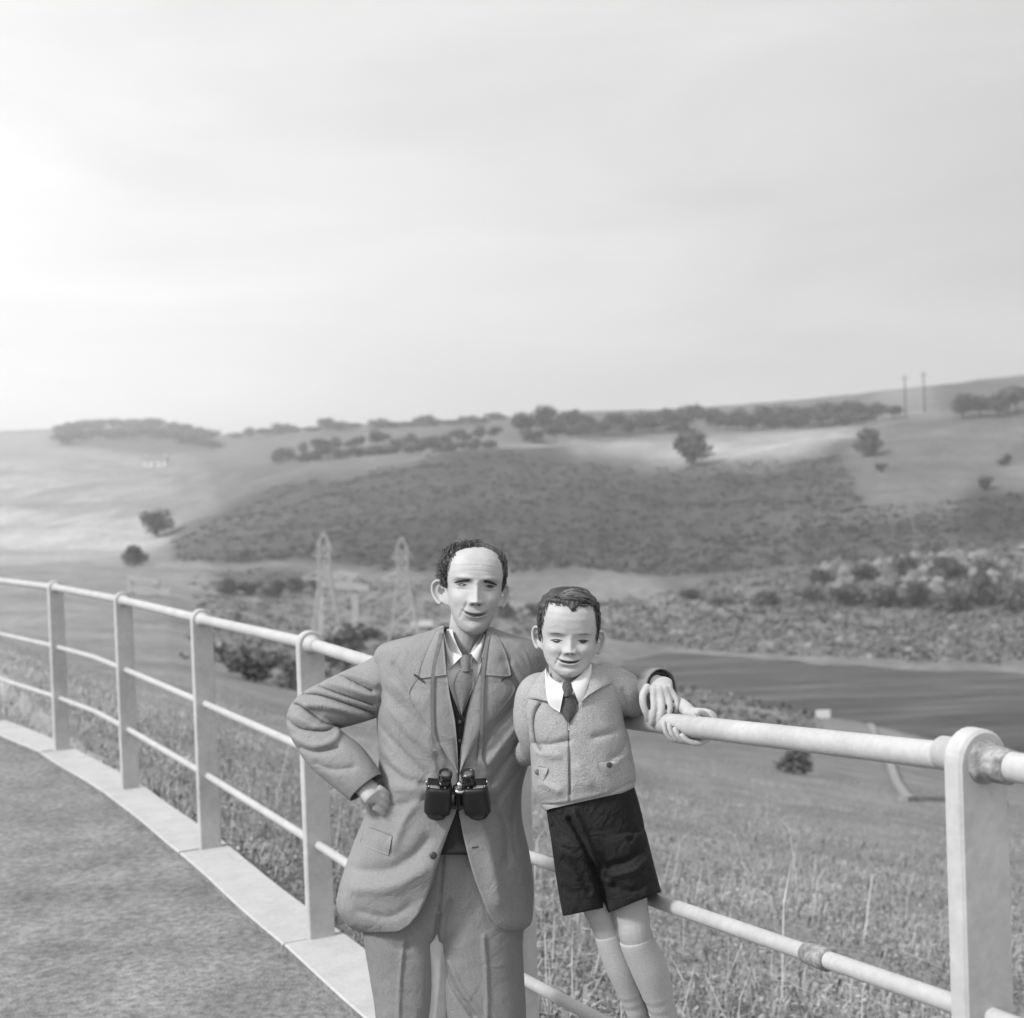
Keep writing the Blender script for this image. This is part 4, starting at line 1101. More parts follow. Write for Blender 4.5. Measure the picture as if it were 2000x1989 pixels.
HM.strip('mouth_line', -0.122, 0.128, lambda t: 0.219 + 0.034 * (2 * t - 1) ** 2 - 0.006 * (1 - (2 * t - 1) ** 2), lambda t: 0.0115 * np.sin(np.clip(t, .03, .97) * math.pi) ** 0.7, M['lip'], person_man, 0.004, th=0.003)
for q in (-1, 1):
    HM.strip('nostril', q * 0.038 - 0.020, q * 0.038 + 0.020, lambda t: 0.337 + 0 * t, lambda t: 0.008 * np.sin(np.clip(t, .05, .95) * math.pi), M['lip'], person_man, 0.000, th=0.002)
# hair: thin combed crown and fuller sides
def grow_m(x, y, z, an):
    sidew = np.clip((np.abs(x) - 0.20) / 0.08, 0, 1)
    hl = np.interp(z, [0.42, 0.50, 0.60, 0.75, 0.86, 0.93, 0.97, 1.0], [-0.14, -0.02, 0.10, 0.16, 0.16, 0.17, 0.15, 0.10])
    m = np.clip((hl - y) / 0.05, 0, 1) * np.clip((z - 0.40) / 0.06, 0, 1)
    th = np.where(x < 0, 0.044, 0.034) - 0.008 * np.clip((z - 0.9) / 0.08, 0, 1)
    n = (0.008 + 0.012 * (x < 0)) * (np.sin(an * 19 + z * 33) * np.sin(z * 41 - an * 7)) + 0.007 * np.sin(an * 60 + z * 30)
    return np.where(m > 0, th * m + n * m, 0) - 0.11 * (1 - m)
V, Fc = HM.mesh(80, 160, grow_m)
hairM = build('hair', V, Fc, M['scalp_hair'], person_man)
mb = MB(); mb2 = MB(); rg = np.random.default_rng(5)
for k in range(420):      # side and crown locks
    q = -1 if k % 5 < 3 else 1
    z = rg.uniform(0.52, 0.90); w, fr, bk = HM.ring(z)
    y0 = rg.uniform(-0.22, 0.14); x0 = q * w * math.sqrt(max(0, 1 - (y0 / 0.42) ** 2)) * 1.02
    puff = 0.080 if q < 0 else 0.036
    a = (x0, y0, z - .03); b = (x0 + q * puff * rg.uniform(.3, 1.0), y0 - rg.uniform(-.02, .05), z + rg.uniform(.0, .05)); c = (x0 + q * puff * rg.uniform(-.1, 1.0) * (1 if z < .78 else .4), y0 - rg.uniform(.0, .12), z + rg.uniform(.02, .11))
    mb.add(HM.lock(a, b, c, rg.uniform(0.005, 0.011)))
for k in range(36):       # combed over the top edge
    x0 = rg.uniform(-0.24, 0.2); y0 = 0.13 - 0.5 * x0 * x0 - rg.uniform(0, .10); z0 = 0.965 - 0.9 * x0 * x0
    mb2.add(HM.lock((x0 - .05, y0, z0 - 0.02), (x0, y0 - .02, z0 + 0.015 + rg.uniform(0, .018)), (x0 + .09, y0 - .06, z0 - 0.01), rg.uniform(0.008, 0.014)))
for k in range(80):       # darker tuft at the parting
    x0 = rg.uniform(-0.30, 0.02); z0 = 0.975 - 1.15 * (x0 + 0.05) ** 2; y0 = rg.uniform(-0.05, 0.15)
    mb.add(HM.lock((x0, y0, z0 - .03), (x0 - .02, y0, z0 + rg.uniform(.03, .07)), (x0 + rg.uniform(-.08, .06), y0 - .04, z0 + rg.uniform(0.02, .10)), rg.uniform(0.006, 0.012)))
for k in range(150):       # wind-lifted wisps
    x0 = rg.uniform(-0.36, 0.0); z0 = 0.96 - 0.9 * x0 * x0; y0 = rg.uniform(-0.15, 0.05)
    mb2.add(HM.lock((x0, y0, z0 - .02), (x0 - .03, y0, z0 + rg.uniform(.04, .09)), (x0 + rg.uniform(.02, .12), y0 - .03, z0 + rg.uniform(.05, .13) - 0.3 * abs(x0)), rg.uniform(0.004, 0.009)))
for k in range(120):
    z = rg.uniform(0.58, 0.90); w, fr, bk = HM.ring(z); y0 = rg.uniform(-.15, .1)
    mb2.add(HM.lock((-w, y0, z), (-w - .06, y0, z + .03), (-w - rg.uniform(.06, .12), y0 - .03, z + rg.uniform(-.03, .07)), rg.uniform(0.004, 0.008)))
for k in range(260):      # fine hairs softening the hairline
    z = rg.uniform(0.50, 0.88); w, fr, bk = HM.ring(z); q = rg.choice([-1, 1])
    hl = np.interp(z, [0.42, 0.50, 0.60, 0.75, 0.86, 0.93, 0.97, 1.0], [-0.14, -0.02, 0.10, 0.16, 0.16, 0.17, 0.15, 0.10]) + rg.uniform(-.02, .04)
    c, dy = (fr + bk) / 2, (fr - bk) / 2; x0 = q * w * (max(0, 1 - (abs(hl - c) / dy) ** 2.25)) ** (1 / 2.25)
    if z > .9: x0 *= rg.uniform(0.2, 1)
    zz = z if z < .9 else 0.955 - 0.8 * x0 * x0
    mb2.add(HM.lock((x0 * 1.0, hl, zz), (x0 * 1.03, hl - .04, zz + .02), (x0 * 1.05, hl - .09, zz + .035), rg.uniform(.003, .006)))
tag(mb.build('hair_locks', M['hair'], hairM), kind='stuff'); tag(mb2.build('hair_wisps', M['hair_mid'], hairM), kind='stuff')

# ---------------- shirt, pullover, tie
shirt_keys = [(873,1229,949,1237,3.472,0.052),(867,1244,953,1249,3.471,0.058),(858,1262,957,1262,3.47,0.062),(845,1275,965,1275,3.47,0.075),(800,1300,1000,1300,3.465,0.095),(780,1340,1020,1340,3.46,0.110),(775,1420,1025,1420,3.46,0.116),(790,1520,1010,1520,3.46,0.112)]
V, Fc = loft(shirt_keys, 60, 110, opening=([1220,1245,1265,1283,1290,3000],[880,886,895,905,907.4,908],[944,936,924,914,910,908.4]), nexp=2.2); shirtM = build('shirt', V, Fc, M['shirt'], person_man); S_shirt = Surf(V)
pk = [(790,1318,1010,1318,3.46,0.112),(770,1345,1028,1345,3.46,0.118),(764,1420,1030,1420,3.455,0.124),(776,1520,1000,1520,3.455,0.122),(752,1600,1000,1600,3.455,0.126),(748,1670,1014,1670,3.455,0.126)]
V, Fc = loft(pk, 60, 120, opening=([1300,1330,1360,1393,1400,2000],[868,874,884,897.5,897.9,898],[945,934,915,899.5,898.9,898.2]), nexp=2.2)
V = sculpt(V, [([(868,1664),(915,1664)], 3, -5), ([(868,1648),(915,1648)], 2.5, 2)], 3.45)
pullM = build('waistcoat', V, Fc, M['pullover'], person_man); S_pull = Surf(V)
for y_ in (1411, 1448, 1486):
    build('button', *lathe(P(898, y_, S_pull([898], [y_])[0] - 0.002), -_F, [(-.002, .006), (.002, .006), (.004, .004)], 12), M['button'], pullM)
# tie
tieM = patch('tie', [(897,1309),(889,1325),(886,1340),(891,1362),(901,1396)], [(923,1307),(925,1322),(926,1338),(917,1362),(903,1396)], S_shirt, 0.010, M['tie'], person_man, 24, 10, 0.006, 0.006)
patch('tie_knot', [(897,1280),(899,1296),(902,1312)], [(924,1277),(921,1294),(918,1311)], S_shirt, 0.016, M['tie'], tieM, 14, 10, 0.012, 0.008)
# collar wings
for nm, A, B in (('collar_wing', [(866,1228),(872,1252),(880,1270),(903,1281)], [(864,1232),(869,1268),(873,1290),(877,1307)]),
                 ('collar_wing', [(946,1238),(937,1256),(928,1266),(918,1275)], [(950,1242),(946,1264),(942,1280),(936,1299)])):
    patch(nm, A, B, S_shirt, 0.013, M['shirt'], shirtM, 20, 10, 0.003, 0.006, dfun=lambda px, py: np.interp(py, [1225, 1250, 1285, 1310], [3.425, 3.405, 3.378, 3.362]) + 0.00001 * (px - 908) ** 2)

# ---------------- trousers (one continuous garment)
# cap open ends for the union
def capped(keys, n, m):
    V, Fc = loft(keys, n, m); return V, Fc + [tuple(range(m))[::-1], tuple(range((n - 1) * m, n * m))]
mb = MB()
mb.add(capped([(752,1630,1004,1630,3.46,0.104),(725,1700,1030,1700,3.46,0.106),(708,1790,1026,1790,3.46,0.104),(720,1830,1016,1830,3.46,0.095),(775,1850,945,1850,3.455,0.06)], 26, 60))
mb.add(capped([(735,1660,885,1660,3.46,0.100),(722,1720,862,1720,3.46,0.098),(708,1790,858,1790,3.46,0.100),(712,1850,861,1850,3.455,0.100),(722,1910,862,1910,3.45,0.098),(733,1985,855,1985,3.44,0.095),(738,2110,845,2110,3.43,0.085),(750,2330,838,2330,3.45,0.075)], 40, 48))
mb.add(capped([(885,1660,1024,1660,3.46,0.100),(862,1720,1026,1720,3.46,0.098),(846,1790,1024,1790,3.46,0.102),(850,1850,1022,1850,3.455,0.102),(856,1910,1024,1910,3.45,0.100),(864,1985,1028,1985,3.44,0.098),(890,2110,1026,2110,3.43,0.09),(935,2335,1030,2335,3.45,0.078)], 40, 48))
trous = remesh('trousers', *mb.get(), 0.004, M['trousers'], person_man, 10)
Xt = sculpt(co_world(trous), [([(866,1670),(862,1720),(858,1780)], 3, 5), ([(858,1790),(852,1840),(853,1862)], 7, 10), ([(790,1830),(782,1900),(778,1990)], 5, -3), ([(945,1830),(950,1900),(952,1990)], 5, -3),
                              ([(862,1870),(884,1925),(925,1985)], 7, 6), ([(876,1880),(905,1940),(950,1995)], 8, -4), ([(740,1830),(770,1850),(800,1852)], 8, 2), ([(880,1760),(868,1800),(866,1840)], 6, 4)], 3.44)
set_world(trous, Xt)
for hx in (790, 985):
    V, Fc = capped([(hx-42,2345,hx+42,2345,3.47,0.055),(hx-44,2375,hx+44,2375,3.42,0.12),(hx-46,2405,hx+46,2405,3.40,0.145),(hx-44,2412,hx+44,2412,3.40,0.14)], 12, 28)
    V[:, 2] = man_base[2] + 0.002 + (V[:, 2] - V[:, 2].min()); build('shoe', V, Fc, M['leather'], person_man)

# ---------------- jacket
JK = [(862,1224,962,1226,3.475,0.062),(846,1232,972,1232,3.475,0.070),(805,1244,1004,1242,3.472,0.082),(765,1254,1040,1253,3.47,0.092),(742,1264,1058,1266,3.468,0.100),(732,1282,1068,1286,3.466,0.110),
      (732,1315,1068,1318,3.464,0.122),(736,1360,1062,1360,3.462,0.131),(738,1420,1050,1420,3.46,0.136),(742,1480,1034,1480,3.46,0.136),(734,1540,1018,1540,3.46,0.138),(712,1600,1018,1600,3.46,0.138),
      (688,1660,1031,1660,3.458,0.138),(668,1720,1040,1720,3.456,0.138),(659,1770,1040,1770,3.455,0.138),(676,1802,1036,1802,3.455,0.138),(702,1820,1020,1816,3.455,0.137)]
OP = ([1220,1232,1293,1356,1408,1460,1508,1560,1588,1630,1684,1720,1758,1785,1806,1816,1824],
      [869,866,871,878,889,893,895.5,895.8,890,874,855,845,831,818,800,782,740],
      [946,951,941,921,909,901,897.2,896.2,896,904,917,928,943,954,968,982,1016])
Vj, Fj = loft(JK, 150, 230, opening=OP, nexp=2.5)
# draped folds traced on the cloth
JS = [([(742,1415),(775,1455),(808,1490),(835,1512)], 7, 6), ([(738,1450),(770,1495),(812,1528)], 9, -5), ([(745,1482),(790,1518),(838,1536)], 8, 6), ([(760,1535),(800,1542),(835,1540)], 10, -4),
      ([(735,1565),(780,1572),(830,1560)], 8, 4), ([(700,1700),(760,1698),(805,1674),(835,1640)], 15, 5), ([(690,1735),(760,1735),(830,1700)], 22, -7),
      ([(1018,1360),(985,1400),(950,1440),(935,1475)], 10, 6), ([(1028,1400),(990,1445),(955,1490)], 9, -5), ([(1026,1440),(985,1490),(960,1525)], 9, 6), ([(1015,1500),(985,1540),(965,1570)], 8, 4),
      ([(775,1340),(800,1362),(820,1375)], 12, -3), ([(735,1300),(742,1350),(738,1405)], 7, 5), ([(1020,1540),(1000,1600),(1005,1660)], 12, 4), ([(895,1450),(900,1500)], 6, 2),
      ([(820,1560),(790,1600),(770,1650)], 12, -4), ([(770,1300),(790,1330),(800,1350)], 9, 3), ([(985,1290),(1010,1330),(1020,1370)], 10, 4), ([(1000,1300),(1030,1350)], 9, -4), ([(755,1350),(790,1385),(830,1420)], 10, 3), ([(760,1385),(800,1430),(845,1470)], 9, -4), ([(700,1780),(760,1790),(800,1770)], 12, 3), ([(960,1560),(985,1610),(990,1680)], 10, 4), ([(940,1600),(960,1680),(975,1760)], 20, -5), ([(700,1640),(690,1690),(676,1740)], 10, 4)]
Vj = sculpt(Vj, JS, 3.47)
jacket = build('jacket', Vj, Fj, M['suit'], person_man)
sm_ = jacket.modifiers.new('thickness', 'SOLIDIFY'); sm_.thickness = 0.005; sm_.offset = 0
S_j = Surf(Vj)
# lapels and collar
lapL = patch('lapel', [(867,1262),(871,1300),(878,1356),(888,1408),(893,1460),(895,1508)], [(842,1290),(824,1316),(799,1356),(822,1400),(850,1440),(893,1510)], S_j, 0.0075, M['suit'], jacket, 40, 16, 0.004, 0.004)
lapR = patch('lapel', [(948,1262),(940,1300),(921,1356),(909,1408),(902,1460),(898,1508)], [(968,1290),(984,1312),(1006,1345),(975,1392),(945,1425),(900,1506)], S_j, 0.0075, M['suit'], jacket, 40, 16, 0.004, 0.004)
colL = patch('collar', [(866,1226),(866,1250),(869,1285),(872,1318)], [(852,1232),(836,1266),(822,1300),(816,1326)], S_j, 0.012, M['suit'], jacket, 26, 12, 0.005, 0.004)
colR = patch('collar', [(951,1230),(948,1255),(943,1285),(937,1318)], [(968,1236),(984,1268),(994,1298),(998,1322)], S_j, 0.012, M['suit'], jacket, 26, 12, 0.005, 0.004)
patch('notch_seam', [(808,1320),(818,1327),(827,1334)], [(810,1316),(820,1323),(829,1331)], S_j, 0.0155, M['dark'], jacket, 8, 3, 0.002)
patch('notch_seam', [(980,1331),(991,1326),(1003,1321)], [(979,1328),(990,1322),(1002,1318)], S_j, 0.0155, M['dark'], jacket, 8, 3, 0.002)
patch('pocket_flap', [(712,1612),(738,1621),(766,1632)], [(702,1650),(728,1660),(758,1671)], S_j, 0.0055, M['suit'], jacket, 20, 10, 0.003, 0.003)
patch('buttonhole', [(922,1655),(934,1653)], [(922,1657),(934,1655)], S_j, 0.004, M['dark'], jacket, 6, 3, 0.001)
build('button', *lathe(P(846, 1671, S_j([846], [1671])[0] - 0.004), -_F, [(-.004, .0075), (.001, .0085), (.004, .007), (.005, .004)], 14), M['button'], jacket)
# sleeves
def sleeve(name, keys, strokes, n=110, seg=72, flat=None, parent=jacket, mat=None, front=None):
    K = catmull(keys, n)
    V, Fc = tube(P(K[:, 0], K[:, 1], K[:, 2]), K[:, 3] * K[:, 2] / FPX, seg, flat, caps=False)
    V = sculpt(V, strokes, front)
    o = build(name, V, Fc, mat or M['suit'], parent)
    s = o.modifiers.new('thickness', 'SOLIDIFY'); s.thickness = 0.004; s.offset = -1
    return o, V
FS = [([(580,1360),(620,1358),(680,1376),(730,1392)], 5, 9), ([(600,1378),(650,1382),(720,1402)], 6, -6), ([(625,1342),(670,1358),(728,1376)], 4, 8), ([(640,1332),(690,1348),(735,1362)], 5, -6), ([(663,1320),(690,1332),(726,1350)], 4, 7), ([(668,1312),(700,1322),(735,1338)], 5, -5),
      ([(566,1375),(585,1378),(610,1396),(635,1414),(656,1418)], 4, 13), ([(580,1400),(620,1420),(660,1424)], 6, -5), ([(563,1405),(590,1424),(630,1428),(660,1420)], 5, 9), ([(575,1440),(610,1456),(650,1448),(662,1430)], 6, -6), ([(590,1460),(620,1470),(660,1462)], 7, 5), ([(620,1490),(650,1502),(690,1500)], 8, 3)]
slR, Vs = sleeve('sleeve', [(778,1312,3.468,44),(756,1326,3.468,48),(727,1346,3.47,51),(690,1361,3.475,50),(650,1376,3.478,46),(616,1390,3.478,42),(604,1408,3.465,41),(618,1438,3.44,41),(640,1466,3.415,43),(672,1492,3.39,44),(700,1521,3.37,40),(714,1538,3.362,36)], FS, 150, 84, front=3.475)
for k_, (bx, by) in enumerate(((661,1539),(671,1548),(679,1555))):
    build('cuff_button', *lathe(P(bx, by, 3.375), P(-20, 8, 1.0) * 0 - _R * .7 - _U * .5 - _F * .4, [(-.003, .006), (.001, .007), (.003, .005)], 12), M['button'], slR)
slL, Vs = sleeve('sleeve', [(1010,1296,3.468,40),(1035,1316,3.47,48),(1070,1365,3.485,48),(1120,1405,3.485,45),(1175,1385,3.43,43),(1225,1356,3.36,40),(1262,1345,3.30,37),(1292,1346,3.255,38)], [([(1230,1330),(1260,1326)], 6, 4)], 90, 48)
build('cuff_lining', *lathe(P(1288, 1345, 3.262), P(1292, 1346, 3.255) - P(1262, 1345, 3.30), [(-.006, .040), (0.0, .0405), (.003, .034)], 24, caps=False), M['dark'], slL)

# ================================================================== BINOCULARS
BD = 3.285
b0 = P(893, 1555, BD)
bino = empty('binoculars', P(893, 1598, BD), "black prism binoculars hanging on the man's chest", 'binoculars')
bu = _U * math.cos(0.28) - _F * -math.sin(0.28) * 1.0; bu = (_U * math.cos(0.52) - _F * math.sin(0.52)); bu /= np.linalg.norm(bu)      # tops tip towards the camera
br = _R; bf = np.cross(br, bu); bf = bf if bf @ _F < 0 else -bf
sc = BD / FPX
def B3(x, y, z): return b0 + sc * (x * br + y * bu) + z * bf
for q in (-1, 1):
    tl = q * 0.10     # bodies splay outwards at the bottom
    ax_ = bu * math.cos(tl) - br * math.sin(tl) * 1.0
    side_ = br * math.cos(tl) + bu * math.sin(tl)
    c = B3(q * 36, 2, 0)
    # prism housing: rounded box tapering to the objective end
    V = []; prof = []
    for t, wx, wz in ((-40, 23, 0.019), (-38, 26, 0.021), (-25, 27, 0.022), (0, 26, 0.024), (18, 25, 0.0245), (25, 23.5, 0.023), (27.5, 20, 0.020)):
        an = np.linspace(0, 2 * math.pi, 28, endpoint=False); e = 2 / 3.4
        V.append(c + t * sc * ax_ + wx * sc * (np.sign(np.cos(an)) * np.abs(np.cos(an)) ** e)[:, None] * side_ + wz * (np.sign(np.sin(an)) * np.abs(np.sin(an)) ** e)[:, None] * bf)
    V = np.concatenate(V); Fb = grid_faces(7, 28, True) + [tuple(range(28))[::-1], tuple(range(6 * 28, 7 * 28))]
    body = build('prism_housing', V, Fb, M['black'], bino)
    top = c + 28 * sc * ax_
    plate = build('top_plate', *box(top + side_ * q * 4 * sc, side_ * 20 * sc, bf * 0.018, ax_ * 1.4 * sc), M['blackmetal'], bino, False); add_bevel(plate, 0.0012)
    pl2 = build('bright_trim', *box(top + side_ * q * 9 * sc + ax_ * 1.6 * sc + bf * 0.013, side_ * 9.5 * sc, bf * 0.0045, ax_ * 1.0 * sc), M['chrome'], plate, False); add_bevel(pl2, 0.001)
    for sx in (-10.5, 21): build('screw', *lathe(top + side_ * q * sx * sc + ax_ * 1.5 * sc + bf * 0.013, ax_, [(0, .0025), (.0018, .0025), (.003, .0012)], 10), M['chrome'], plate)
    ec = c + ax_ * 27 * sc - side_ * q * 9 * sc
    build('eyepiece', *lathe(ec, ax_, [(-2 * sc, .0125), (4 * sc, .0125), (5 * sc, .0150), (15 * sc, .0150), (16 * sc, .0138), (20 * sc, .0138), (21 * sc, .0160), (30 * sc, .0165), (31.5 * sc, .0155), (30.5 * sc, .0120), (29 * sc, .0118)], 28, caps=False), M['blackmetal'], bino)
    build('eyepiece_lens', *lathe(ec + ax_ * 28 * sc, ax_, [(0, .0121), (.001, .0118), (.002, .006), (.0022, .0005)], 24), M['lens'], bino)
    oc = c - ax_ * 38 * sc + side_ * q * 1 * sc
    build('objective_barrel', *lathe(oc, -ax_, [(-6 * sc, .0225), (2 * sc, .0228), (3 * sc, .0245), (9 * sc, .0245), (9.5 * sc, .0225), (6 * sc, .0215)], 28, caps=False), M['blackmetal'], bino)
    build('objective_lens', *lathe(oc - ax_ * 5 * sc, -ax_, [(0, .0218), (.001, .012), (.0015, .001)], 24), M['lens'], bino)
    build('strap_lug', *tube([top + side_ * q * 23 * sc + bf * .004 + ax_ * (-4 * sc), top + side_ * q * 28 * sc + ax_ * 0 * sc, top + side_ * q * 25 * sc + ax_ * 5 * sc], .0022, 8), M['chrome'], bino)
build('hinge', *lathe(B3(2, -32, .002), bu, [(0, .007), (3 * sc, .0095), (48 * sc, .0095), (50 * sc, .012), (56 * sc, .012), (57 * sc, .008)], 22), M['blackmetal'], bino)
for y_ in (-22, 14): build('bridge', *box(B3(1, y_, .004), br * 26 * sc, bu * 4.0 * sc, bf * .006), M['blackmetal'], bino, False)
build('focus_wheel', *lathe(B3(6, 22, .010), bu, [(0, .0125), (1 * sc, .0135), (4.0 * sc, .0135), (5 * sc, .0105)], 26), M['chrome'], bino)
build('focus_knob', *lathe(B3(6, 27, .010), bu, [(0, .0045), (5 * sc, .0045), (6 * sc, .0075), (11 * sc, .0080), (14 * sc, .0055), (15.5 * sc, .001)], 20), M['chrome'], bino)
# strap round the neck
for keys in ([(862,1236),(856,1262),(847,1306),(844,1360),(846,1436),(852,1490),(858,1524)], [(955,1240),(950,1262),(944,1310),(941,1370),(940,1440),(936,1490),(931,1520)]):
    K = catmull(keys, 50); dd = S_j(K[:, 0], K[:, 1]) - 0.0165
    dd = np.minimum(dd, np.interp(K[:, 1], [1230, 1300, 1440, 1525], [3.42, 3.345, 3.305, BD - .004]) if False else dd)
    w = np.interp(np.arange(50), [0, 49], [3.4, 3.4])
    V = np.concatenate([P(K[:, 0] - w, K[:, 1], dd), P(K[:, 0] + w, K[:, 1], dd), P(K[:, 0] + w, K[:, 1], dd + .002), P(K[:, 0] - w, K[:, 1], dd + .002)]).reshape(4, 50, 3).transpose(1, 0, 2).reshape(-1, 3)
    build('neck_strap', V, grid_faces(50, 4, True) + [(3, 2, 1, 0), (196, 197, 198, 199)], M['strap'], bino, False)
# ================================================================== THE BOY
KD = 3.25
prof_b = [(-0.005,0.03,0.28,0.20),(0.01,0.09,0.32,0.12),(0.04,0.145,0.345,0.03),(0.09,0.212,0.355,-0.06),(0.15,0.256,0.358,-0.14),(0.22,0.288,0.360,-0.22),(0.30,0.308,0.360,-0.31),
          (0.40,0.322,0.362,-0.40),(0.50,0.340,0.372,-0.46),(0.60,0.352,0.392,-0.49),(0.70,0.352,0.395,-0.49),(0.78,0.342,0.376,-0.47),(0.85,0.315,0.335,-0.43),(0.91,0.268,0.268,-0.36),
          (0.955,0.205,0.19,-0.27),(0.985,0.13,0.10,-0.16),(1.0,0.03,0.0,-0.05)]
HB = Head((1108, 1316), 163, KD, math.radians(1.5), math.radians(1), math.radians(-3), prof_b,
          dict(eye=(0.160, 0.450), socket=0.055, brow=0.014, cheek=0.048, nose=0.290, fold=0.032, nlen=0.095, mouth=0.195, smile=0.020, mw=0.130, chin=0.022, pouch=0.010, hollow=0.004, lid_shade=0.20))
shoe_rail = rail_at(1262, -0.78)
boy_base = shoe_rail + np.array([0, 0, 0.017])
mb = MB()
mb.add(HB.mesh())
mb.add(HB.ear(-1, 0.285, 0.27, 0.19, math.radians(44)))
mb.add(HB.ear(1, 0.240, 0.28, 0.20, math.radians(38)))
mb.add(pxtube([(1110,1362,3.29,44),(1109,1338,3.275,37),(1108,1312,3.27,36),(1108,1285,3.27,38)], 12, 22))
mb.add(capped([(1060,1352,1180,1346,3.28,0.055),(1045,1375,1200,1368,3.275,0.075),(1050,1430,1205,1420,3.27,0.082),(1062,1500,1215,1490,3.265,0.080),(1078,1575,1232,1550,3.265,0.082),(1095,1640,1240,1620,3.265,0.080),(1120,1670,1230,1650,3.265,0.06)], 30, 32))
mb.add(pxtube([(1075,1355,3.275,28),(1048,1368,3.275,27),(1040,1415,3.27,25),(1048,1458,3.29,22),(1018,1474,3.39,18),(985,1480,3.62,15)], 24, 12))
mb.add(pxtube([(1170,1345,3.275,28),(1200,1345,3.275,27),(1240,1362,3.31,24),(1262,1370,3.335,21),(1300,1368,3.29,16.5),(1330,1378,3.235,14.5),(1348,1393,3.215,14)], 26, 12))
mb.add(pxtube([(985,1480,3.62,14),(965,1482,3.66,17),(945,1484,3.665,12)], 6, 12, flat=(1, .6)))
for s_, K_ in ((0, [(1128,1640,3.27,44),(1150,1720,3.265,36),(1178,1800,3.255,27),(1190,1828,3.255,26),(1212,1885,3.27,26),(1238,1955,3.29,17),(1250,1995,3.30,16)]),
               (1, [(1200,1630,3.255,48),(1220,1720,3.245,40),(1236,1795,3.23,33),(1242,1828,3.225,32),(1268,1890,3.245,30),(1292,1965,3.265,21),(1302,2010,3.275,19)])):
    mb.add(pxtube(K_, 30, 18))
# left hand: grips the rail from behind, fingers coming up in front
def rail_frame(px):
    c = rail_at(px); t = (RAIL_A - RAIL_B) / np.linalg.norm(RAIL_A - RAIL_B)
    n = -_F - (-_F @ t) * t; n /= np.linalg.norm(n); u = np.cross(n, t); u = u if u[2] > 0 else -u
    return c, t, n, u
def rfing(px_tip, skew, ph, r, ro=0.0245):
    c, t, n, u = rail_frame(px_tip); A = np.radians(catmull(np.array(ph)[:, None], 16)[:, 0])
    s = np.linspace(0, 1, 16)
    pts = np.array([c + t * skew * (1 - k) + (ro + r) * (math.cos(a) * n + math.sin(a) * u) for k, a in zip(s, A)])
    return tube(pts, r * np.linspace(1.12, 0.86, 16), 10)
for px_, ph1 in ((1322, 385), (1333, 380), (1344, 368), (1354, 345)):
    mb.add(rfing(px_, 0.036, (175, 210, 255, 305, ph1), 0.0070, 0.028))
mb.add(rfing(1366, -0.012, (165, 135, 110, 88), 0.0080))
c_, t_2, n_, u_2 = rail_frame(1352)
wr = P(1348, 1393, 3.215)
palm = np.array([wr, c_ - n_ * 0.040 + u_2 * 0.012, c_ - n_ * 0.038 - u_2 * 0.012, c_ - n_ * 0.028 - u_2 * 0.03])
mb.add(tube(catmull(palm, 12), [0.017, .0175, .019, .021, .022, .022, .022, .021, .020, .018, .015, .011], 14, flat=(1.15, .8)))
person_boy = remesh('person', *mb.get(), 0.0024, M['skin'], None, 2, loc=boy_base)
HB.settle(person_boy)
tag(person_boy, "boy in a pale zipped cardigan and dark shorts standing on the lower rail", 'person')
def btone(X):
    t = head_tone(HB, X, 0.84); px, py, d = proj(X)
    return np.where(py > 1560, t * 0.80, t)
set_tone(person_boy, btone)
for q in (-1, 1):
    ex, ez = q * 0.160, 0.447
    HB.strip('eye', ex - 0.048, ex + 0.048, lambda t: ez - 0.012 + 0 * t, lambda t: 0.0185 * np.sin(np.clip(t, .04, .96) * math.pi) + .001, M['eye'], person_boy, 0.001, th=0.006)
    HB.strip('eyelid_line', ex - 0.072, ex + 0.072, (lambda t, q=q: ez - 0.006 + 0.008 * np.sin(t * math.pi) - 0.010 * ((t if q > 0 else 1 - t) - 0.5)), lambda t: 0.0075 * np.sin(np.clip(t, .04, .96) * math.pi) + .002, M['dark'], person_boy, 0.001, th=0.004)
    HB.strip('eyebrow', ex - 0.075, ex + 0.075, lambda t: ez + 0.070 + 0.014 * np.sin(t * math.pi), lambda t: 0.009 * np.sin(np.clip(t, .04, .96) * math.pi), M['boyhair_mid'], person_boy, 0.002, th=0.004)
    HB.strip('nostril', q * 0.034 - 0.018, q * 0.034 + 0.018, lambda t: 0.294 + 0 * t, lambda t: 0.006 * np.sin(np.clip(t, .05, .95) * math.pi), M['lip'], person_boy, 0.000, th=0.002)
HB.strip('mouth_line', -0.122, 0.118, lambda t: 0.194 + 0.021 * (2 * t - 1) ** 2, lambda t: 0.0085 * np.sin(np.clip(t, .03, .97) * math.pi) ** 1.2 + .003, M['dark'], person_boy, 0.009, th=0.003)
# hair
def grow_b(x, y, z, an):
    xc = np.abs(x)
    zf = 0.85 - 0.075 * np.exp(-((x - 0.02) / 0.06) ** 2)               # forehead line with the forelock
    front_m = np.clip((z - zf) / 0.03, 0, 1)
    hl = np.interp(z, [0.30, 0.42, 0.50, 0.65, 0.80, 0.9], [-0.26, -0.10, 0.06, 0.17, 0.20, 0.20])
    side_m = np.clip((hl - y) / 0.05, 0, 1) * np.clip((z - 0.22) / 0.08, 0, 1)
    m = np.maximum(side_m, np.where(y > 0.1, front_m, 0)); m = np.maximum(m, np.clip((z - 0.9) / 0.04, 0, 1))
    th = 0.024 + 0.010 * np.clip((z - 0.82) / 0.15, 0, 1) + 0.01 * np.exp(-((x - 0.06) / 0.16) ** 2) * np.clip((z - 0.88) / 0.08, 0, 1)
    n = 0.008 * np.sin(an * 41 + z * 17) + 0.006 * np.sin(z * 80)
    return th * m + n * m - 0.11 * (1 - m)
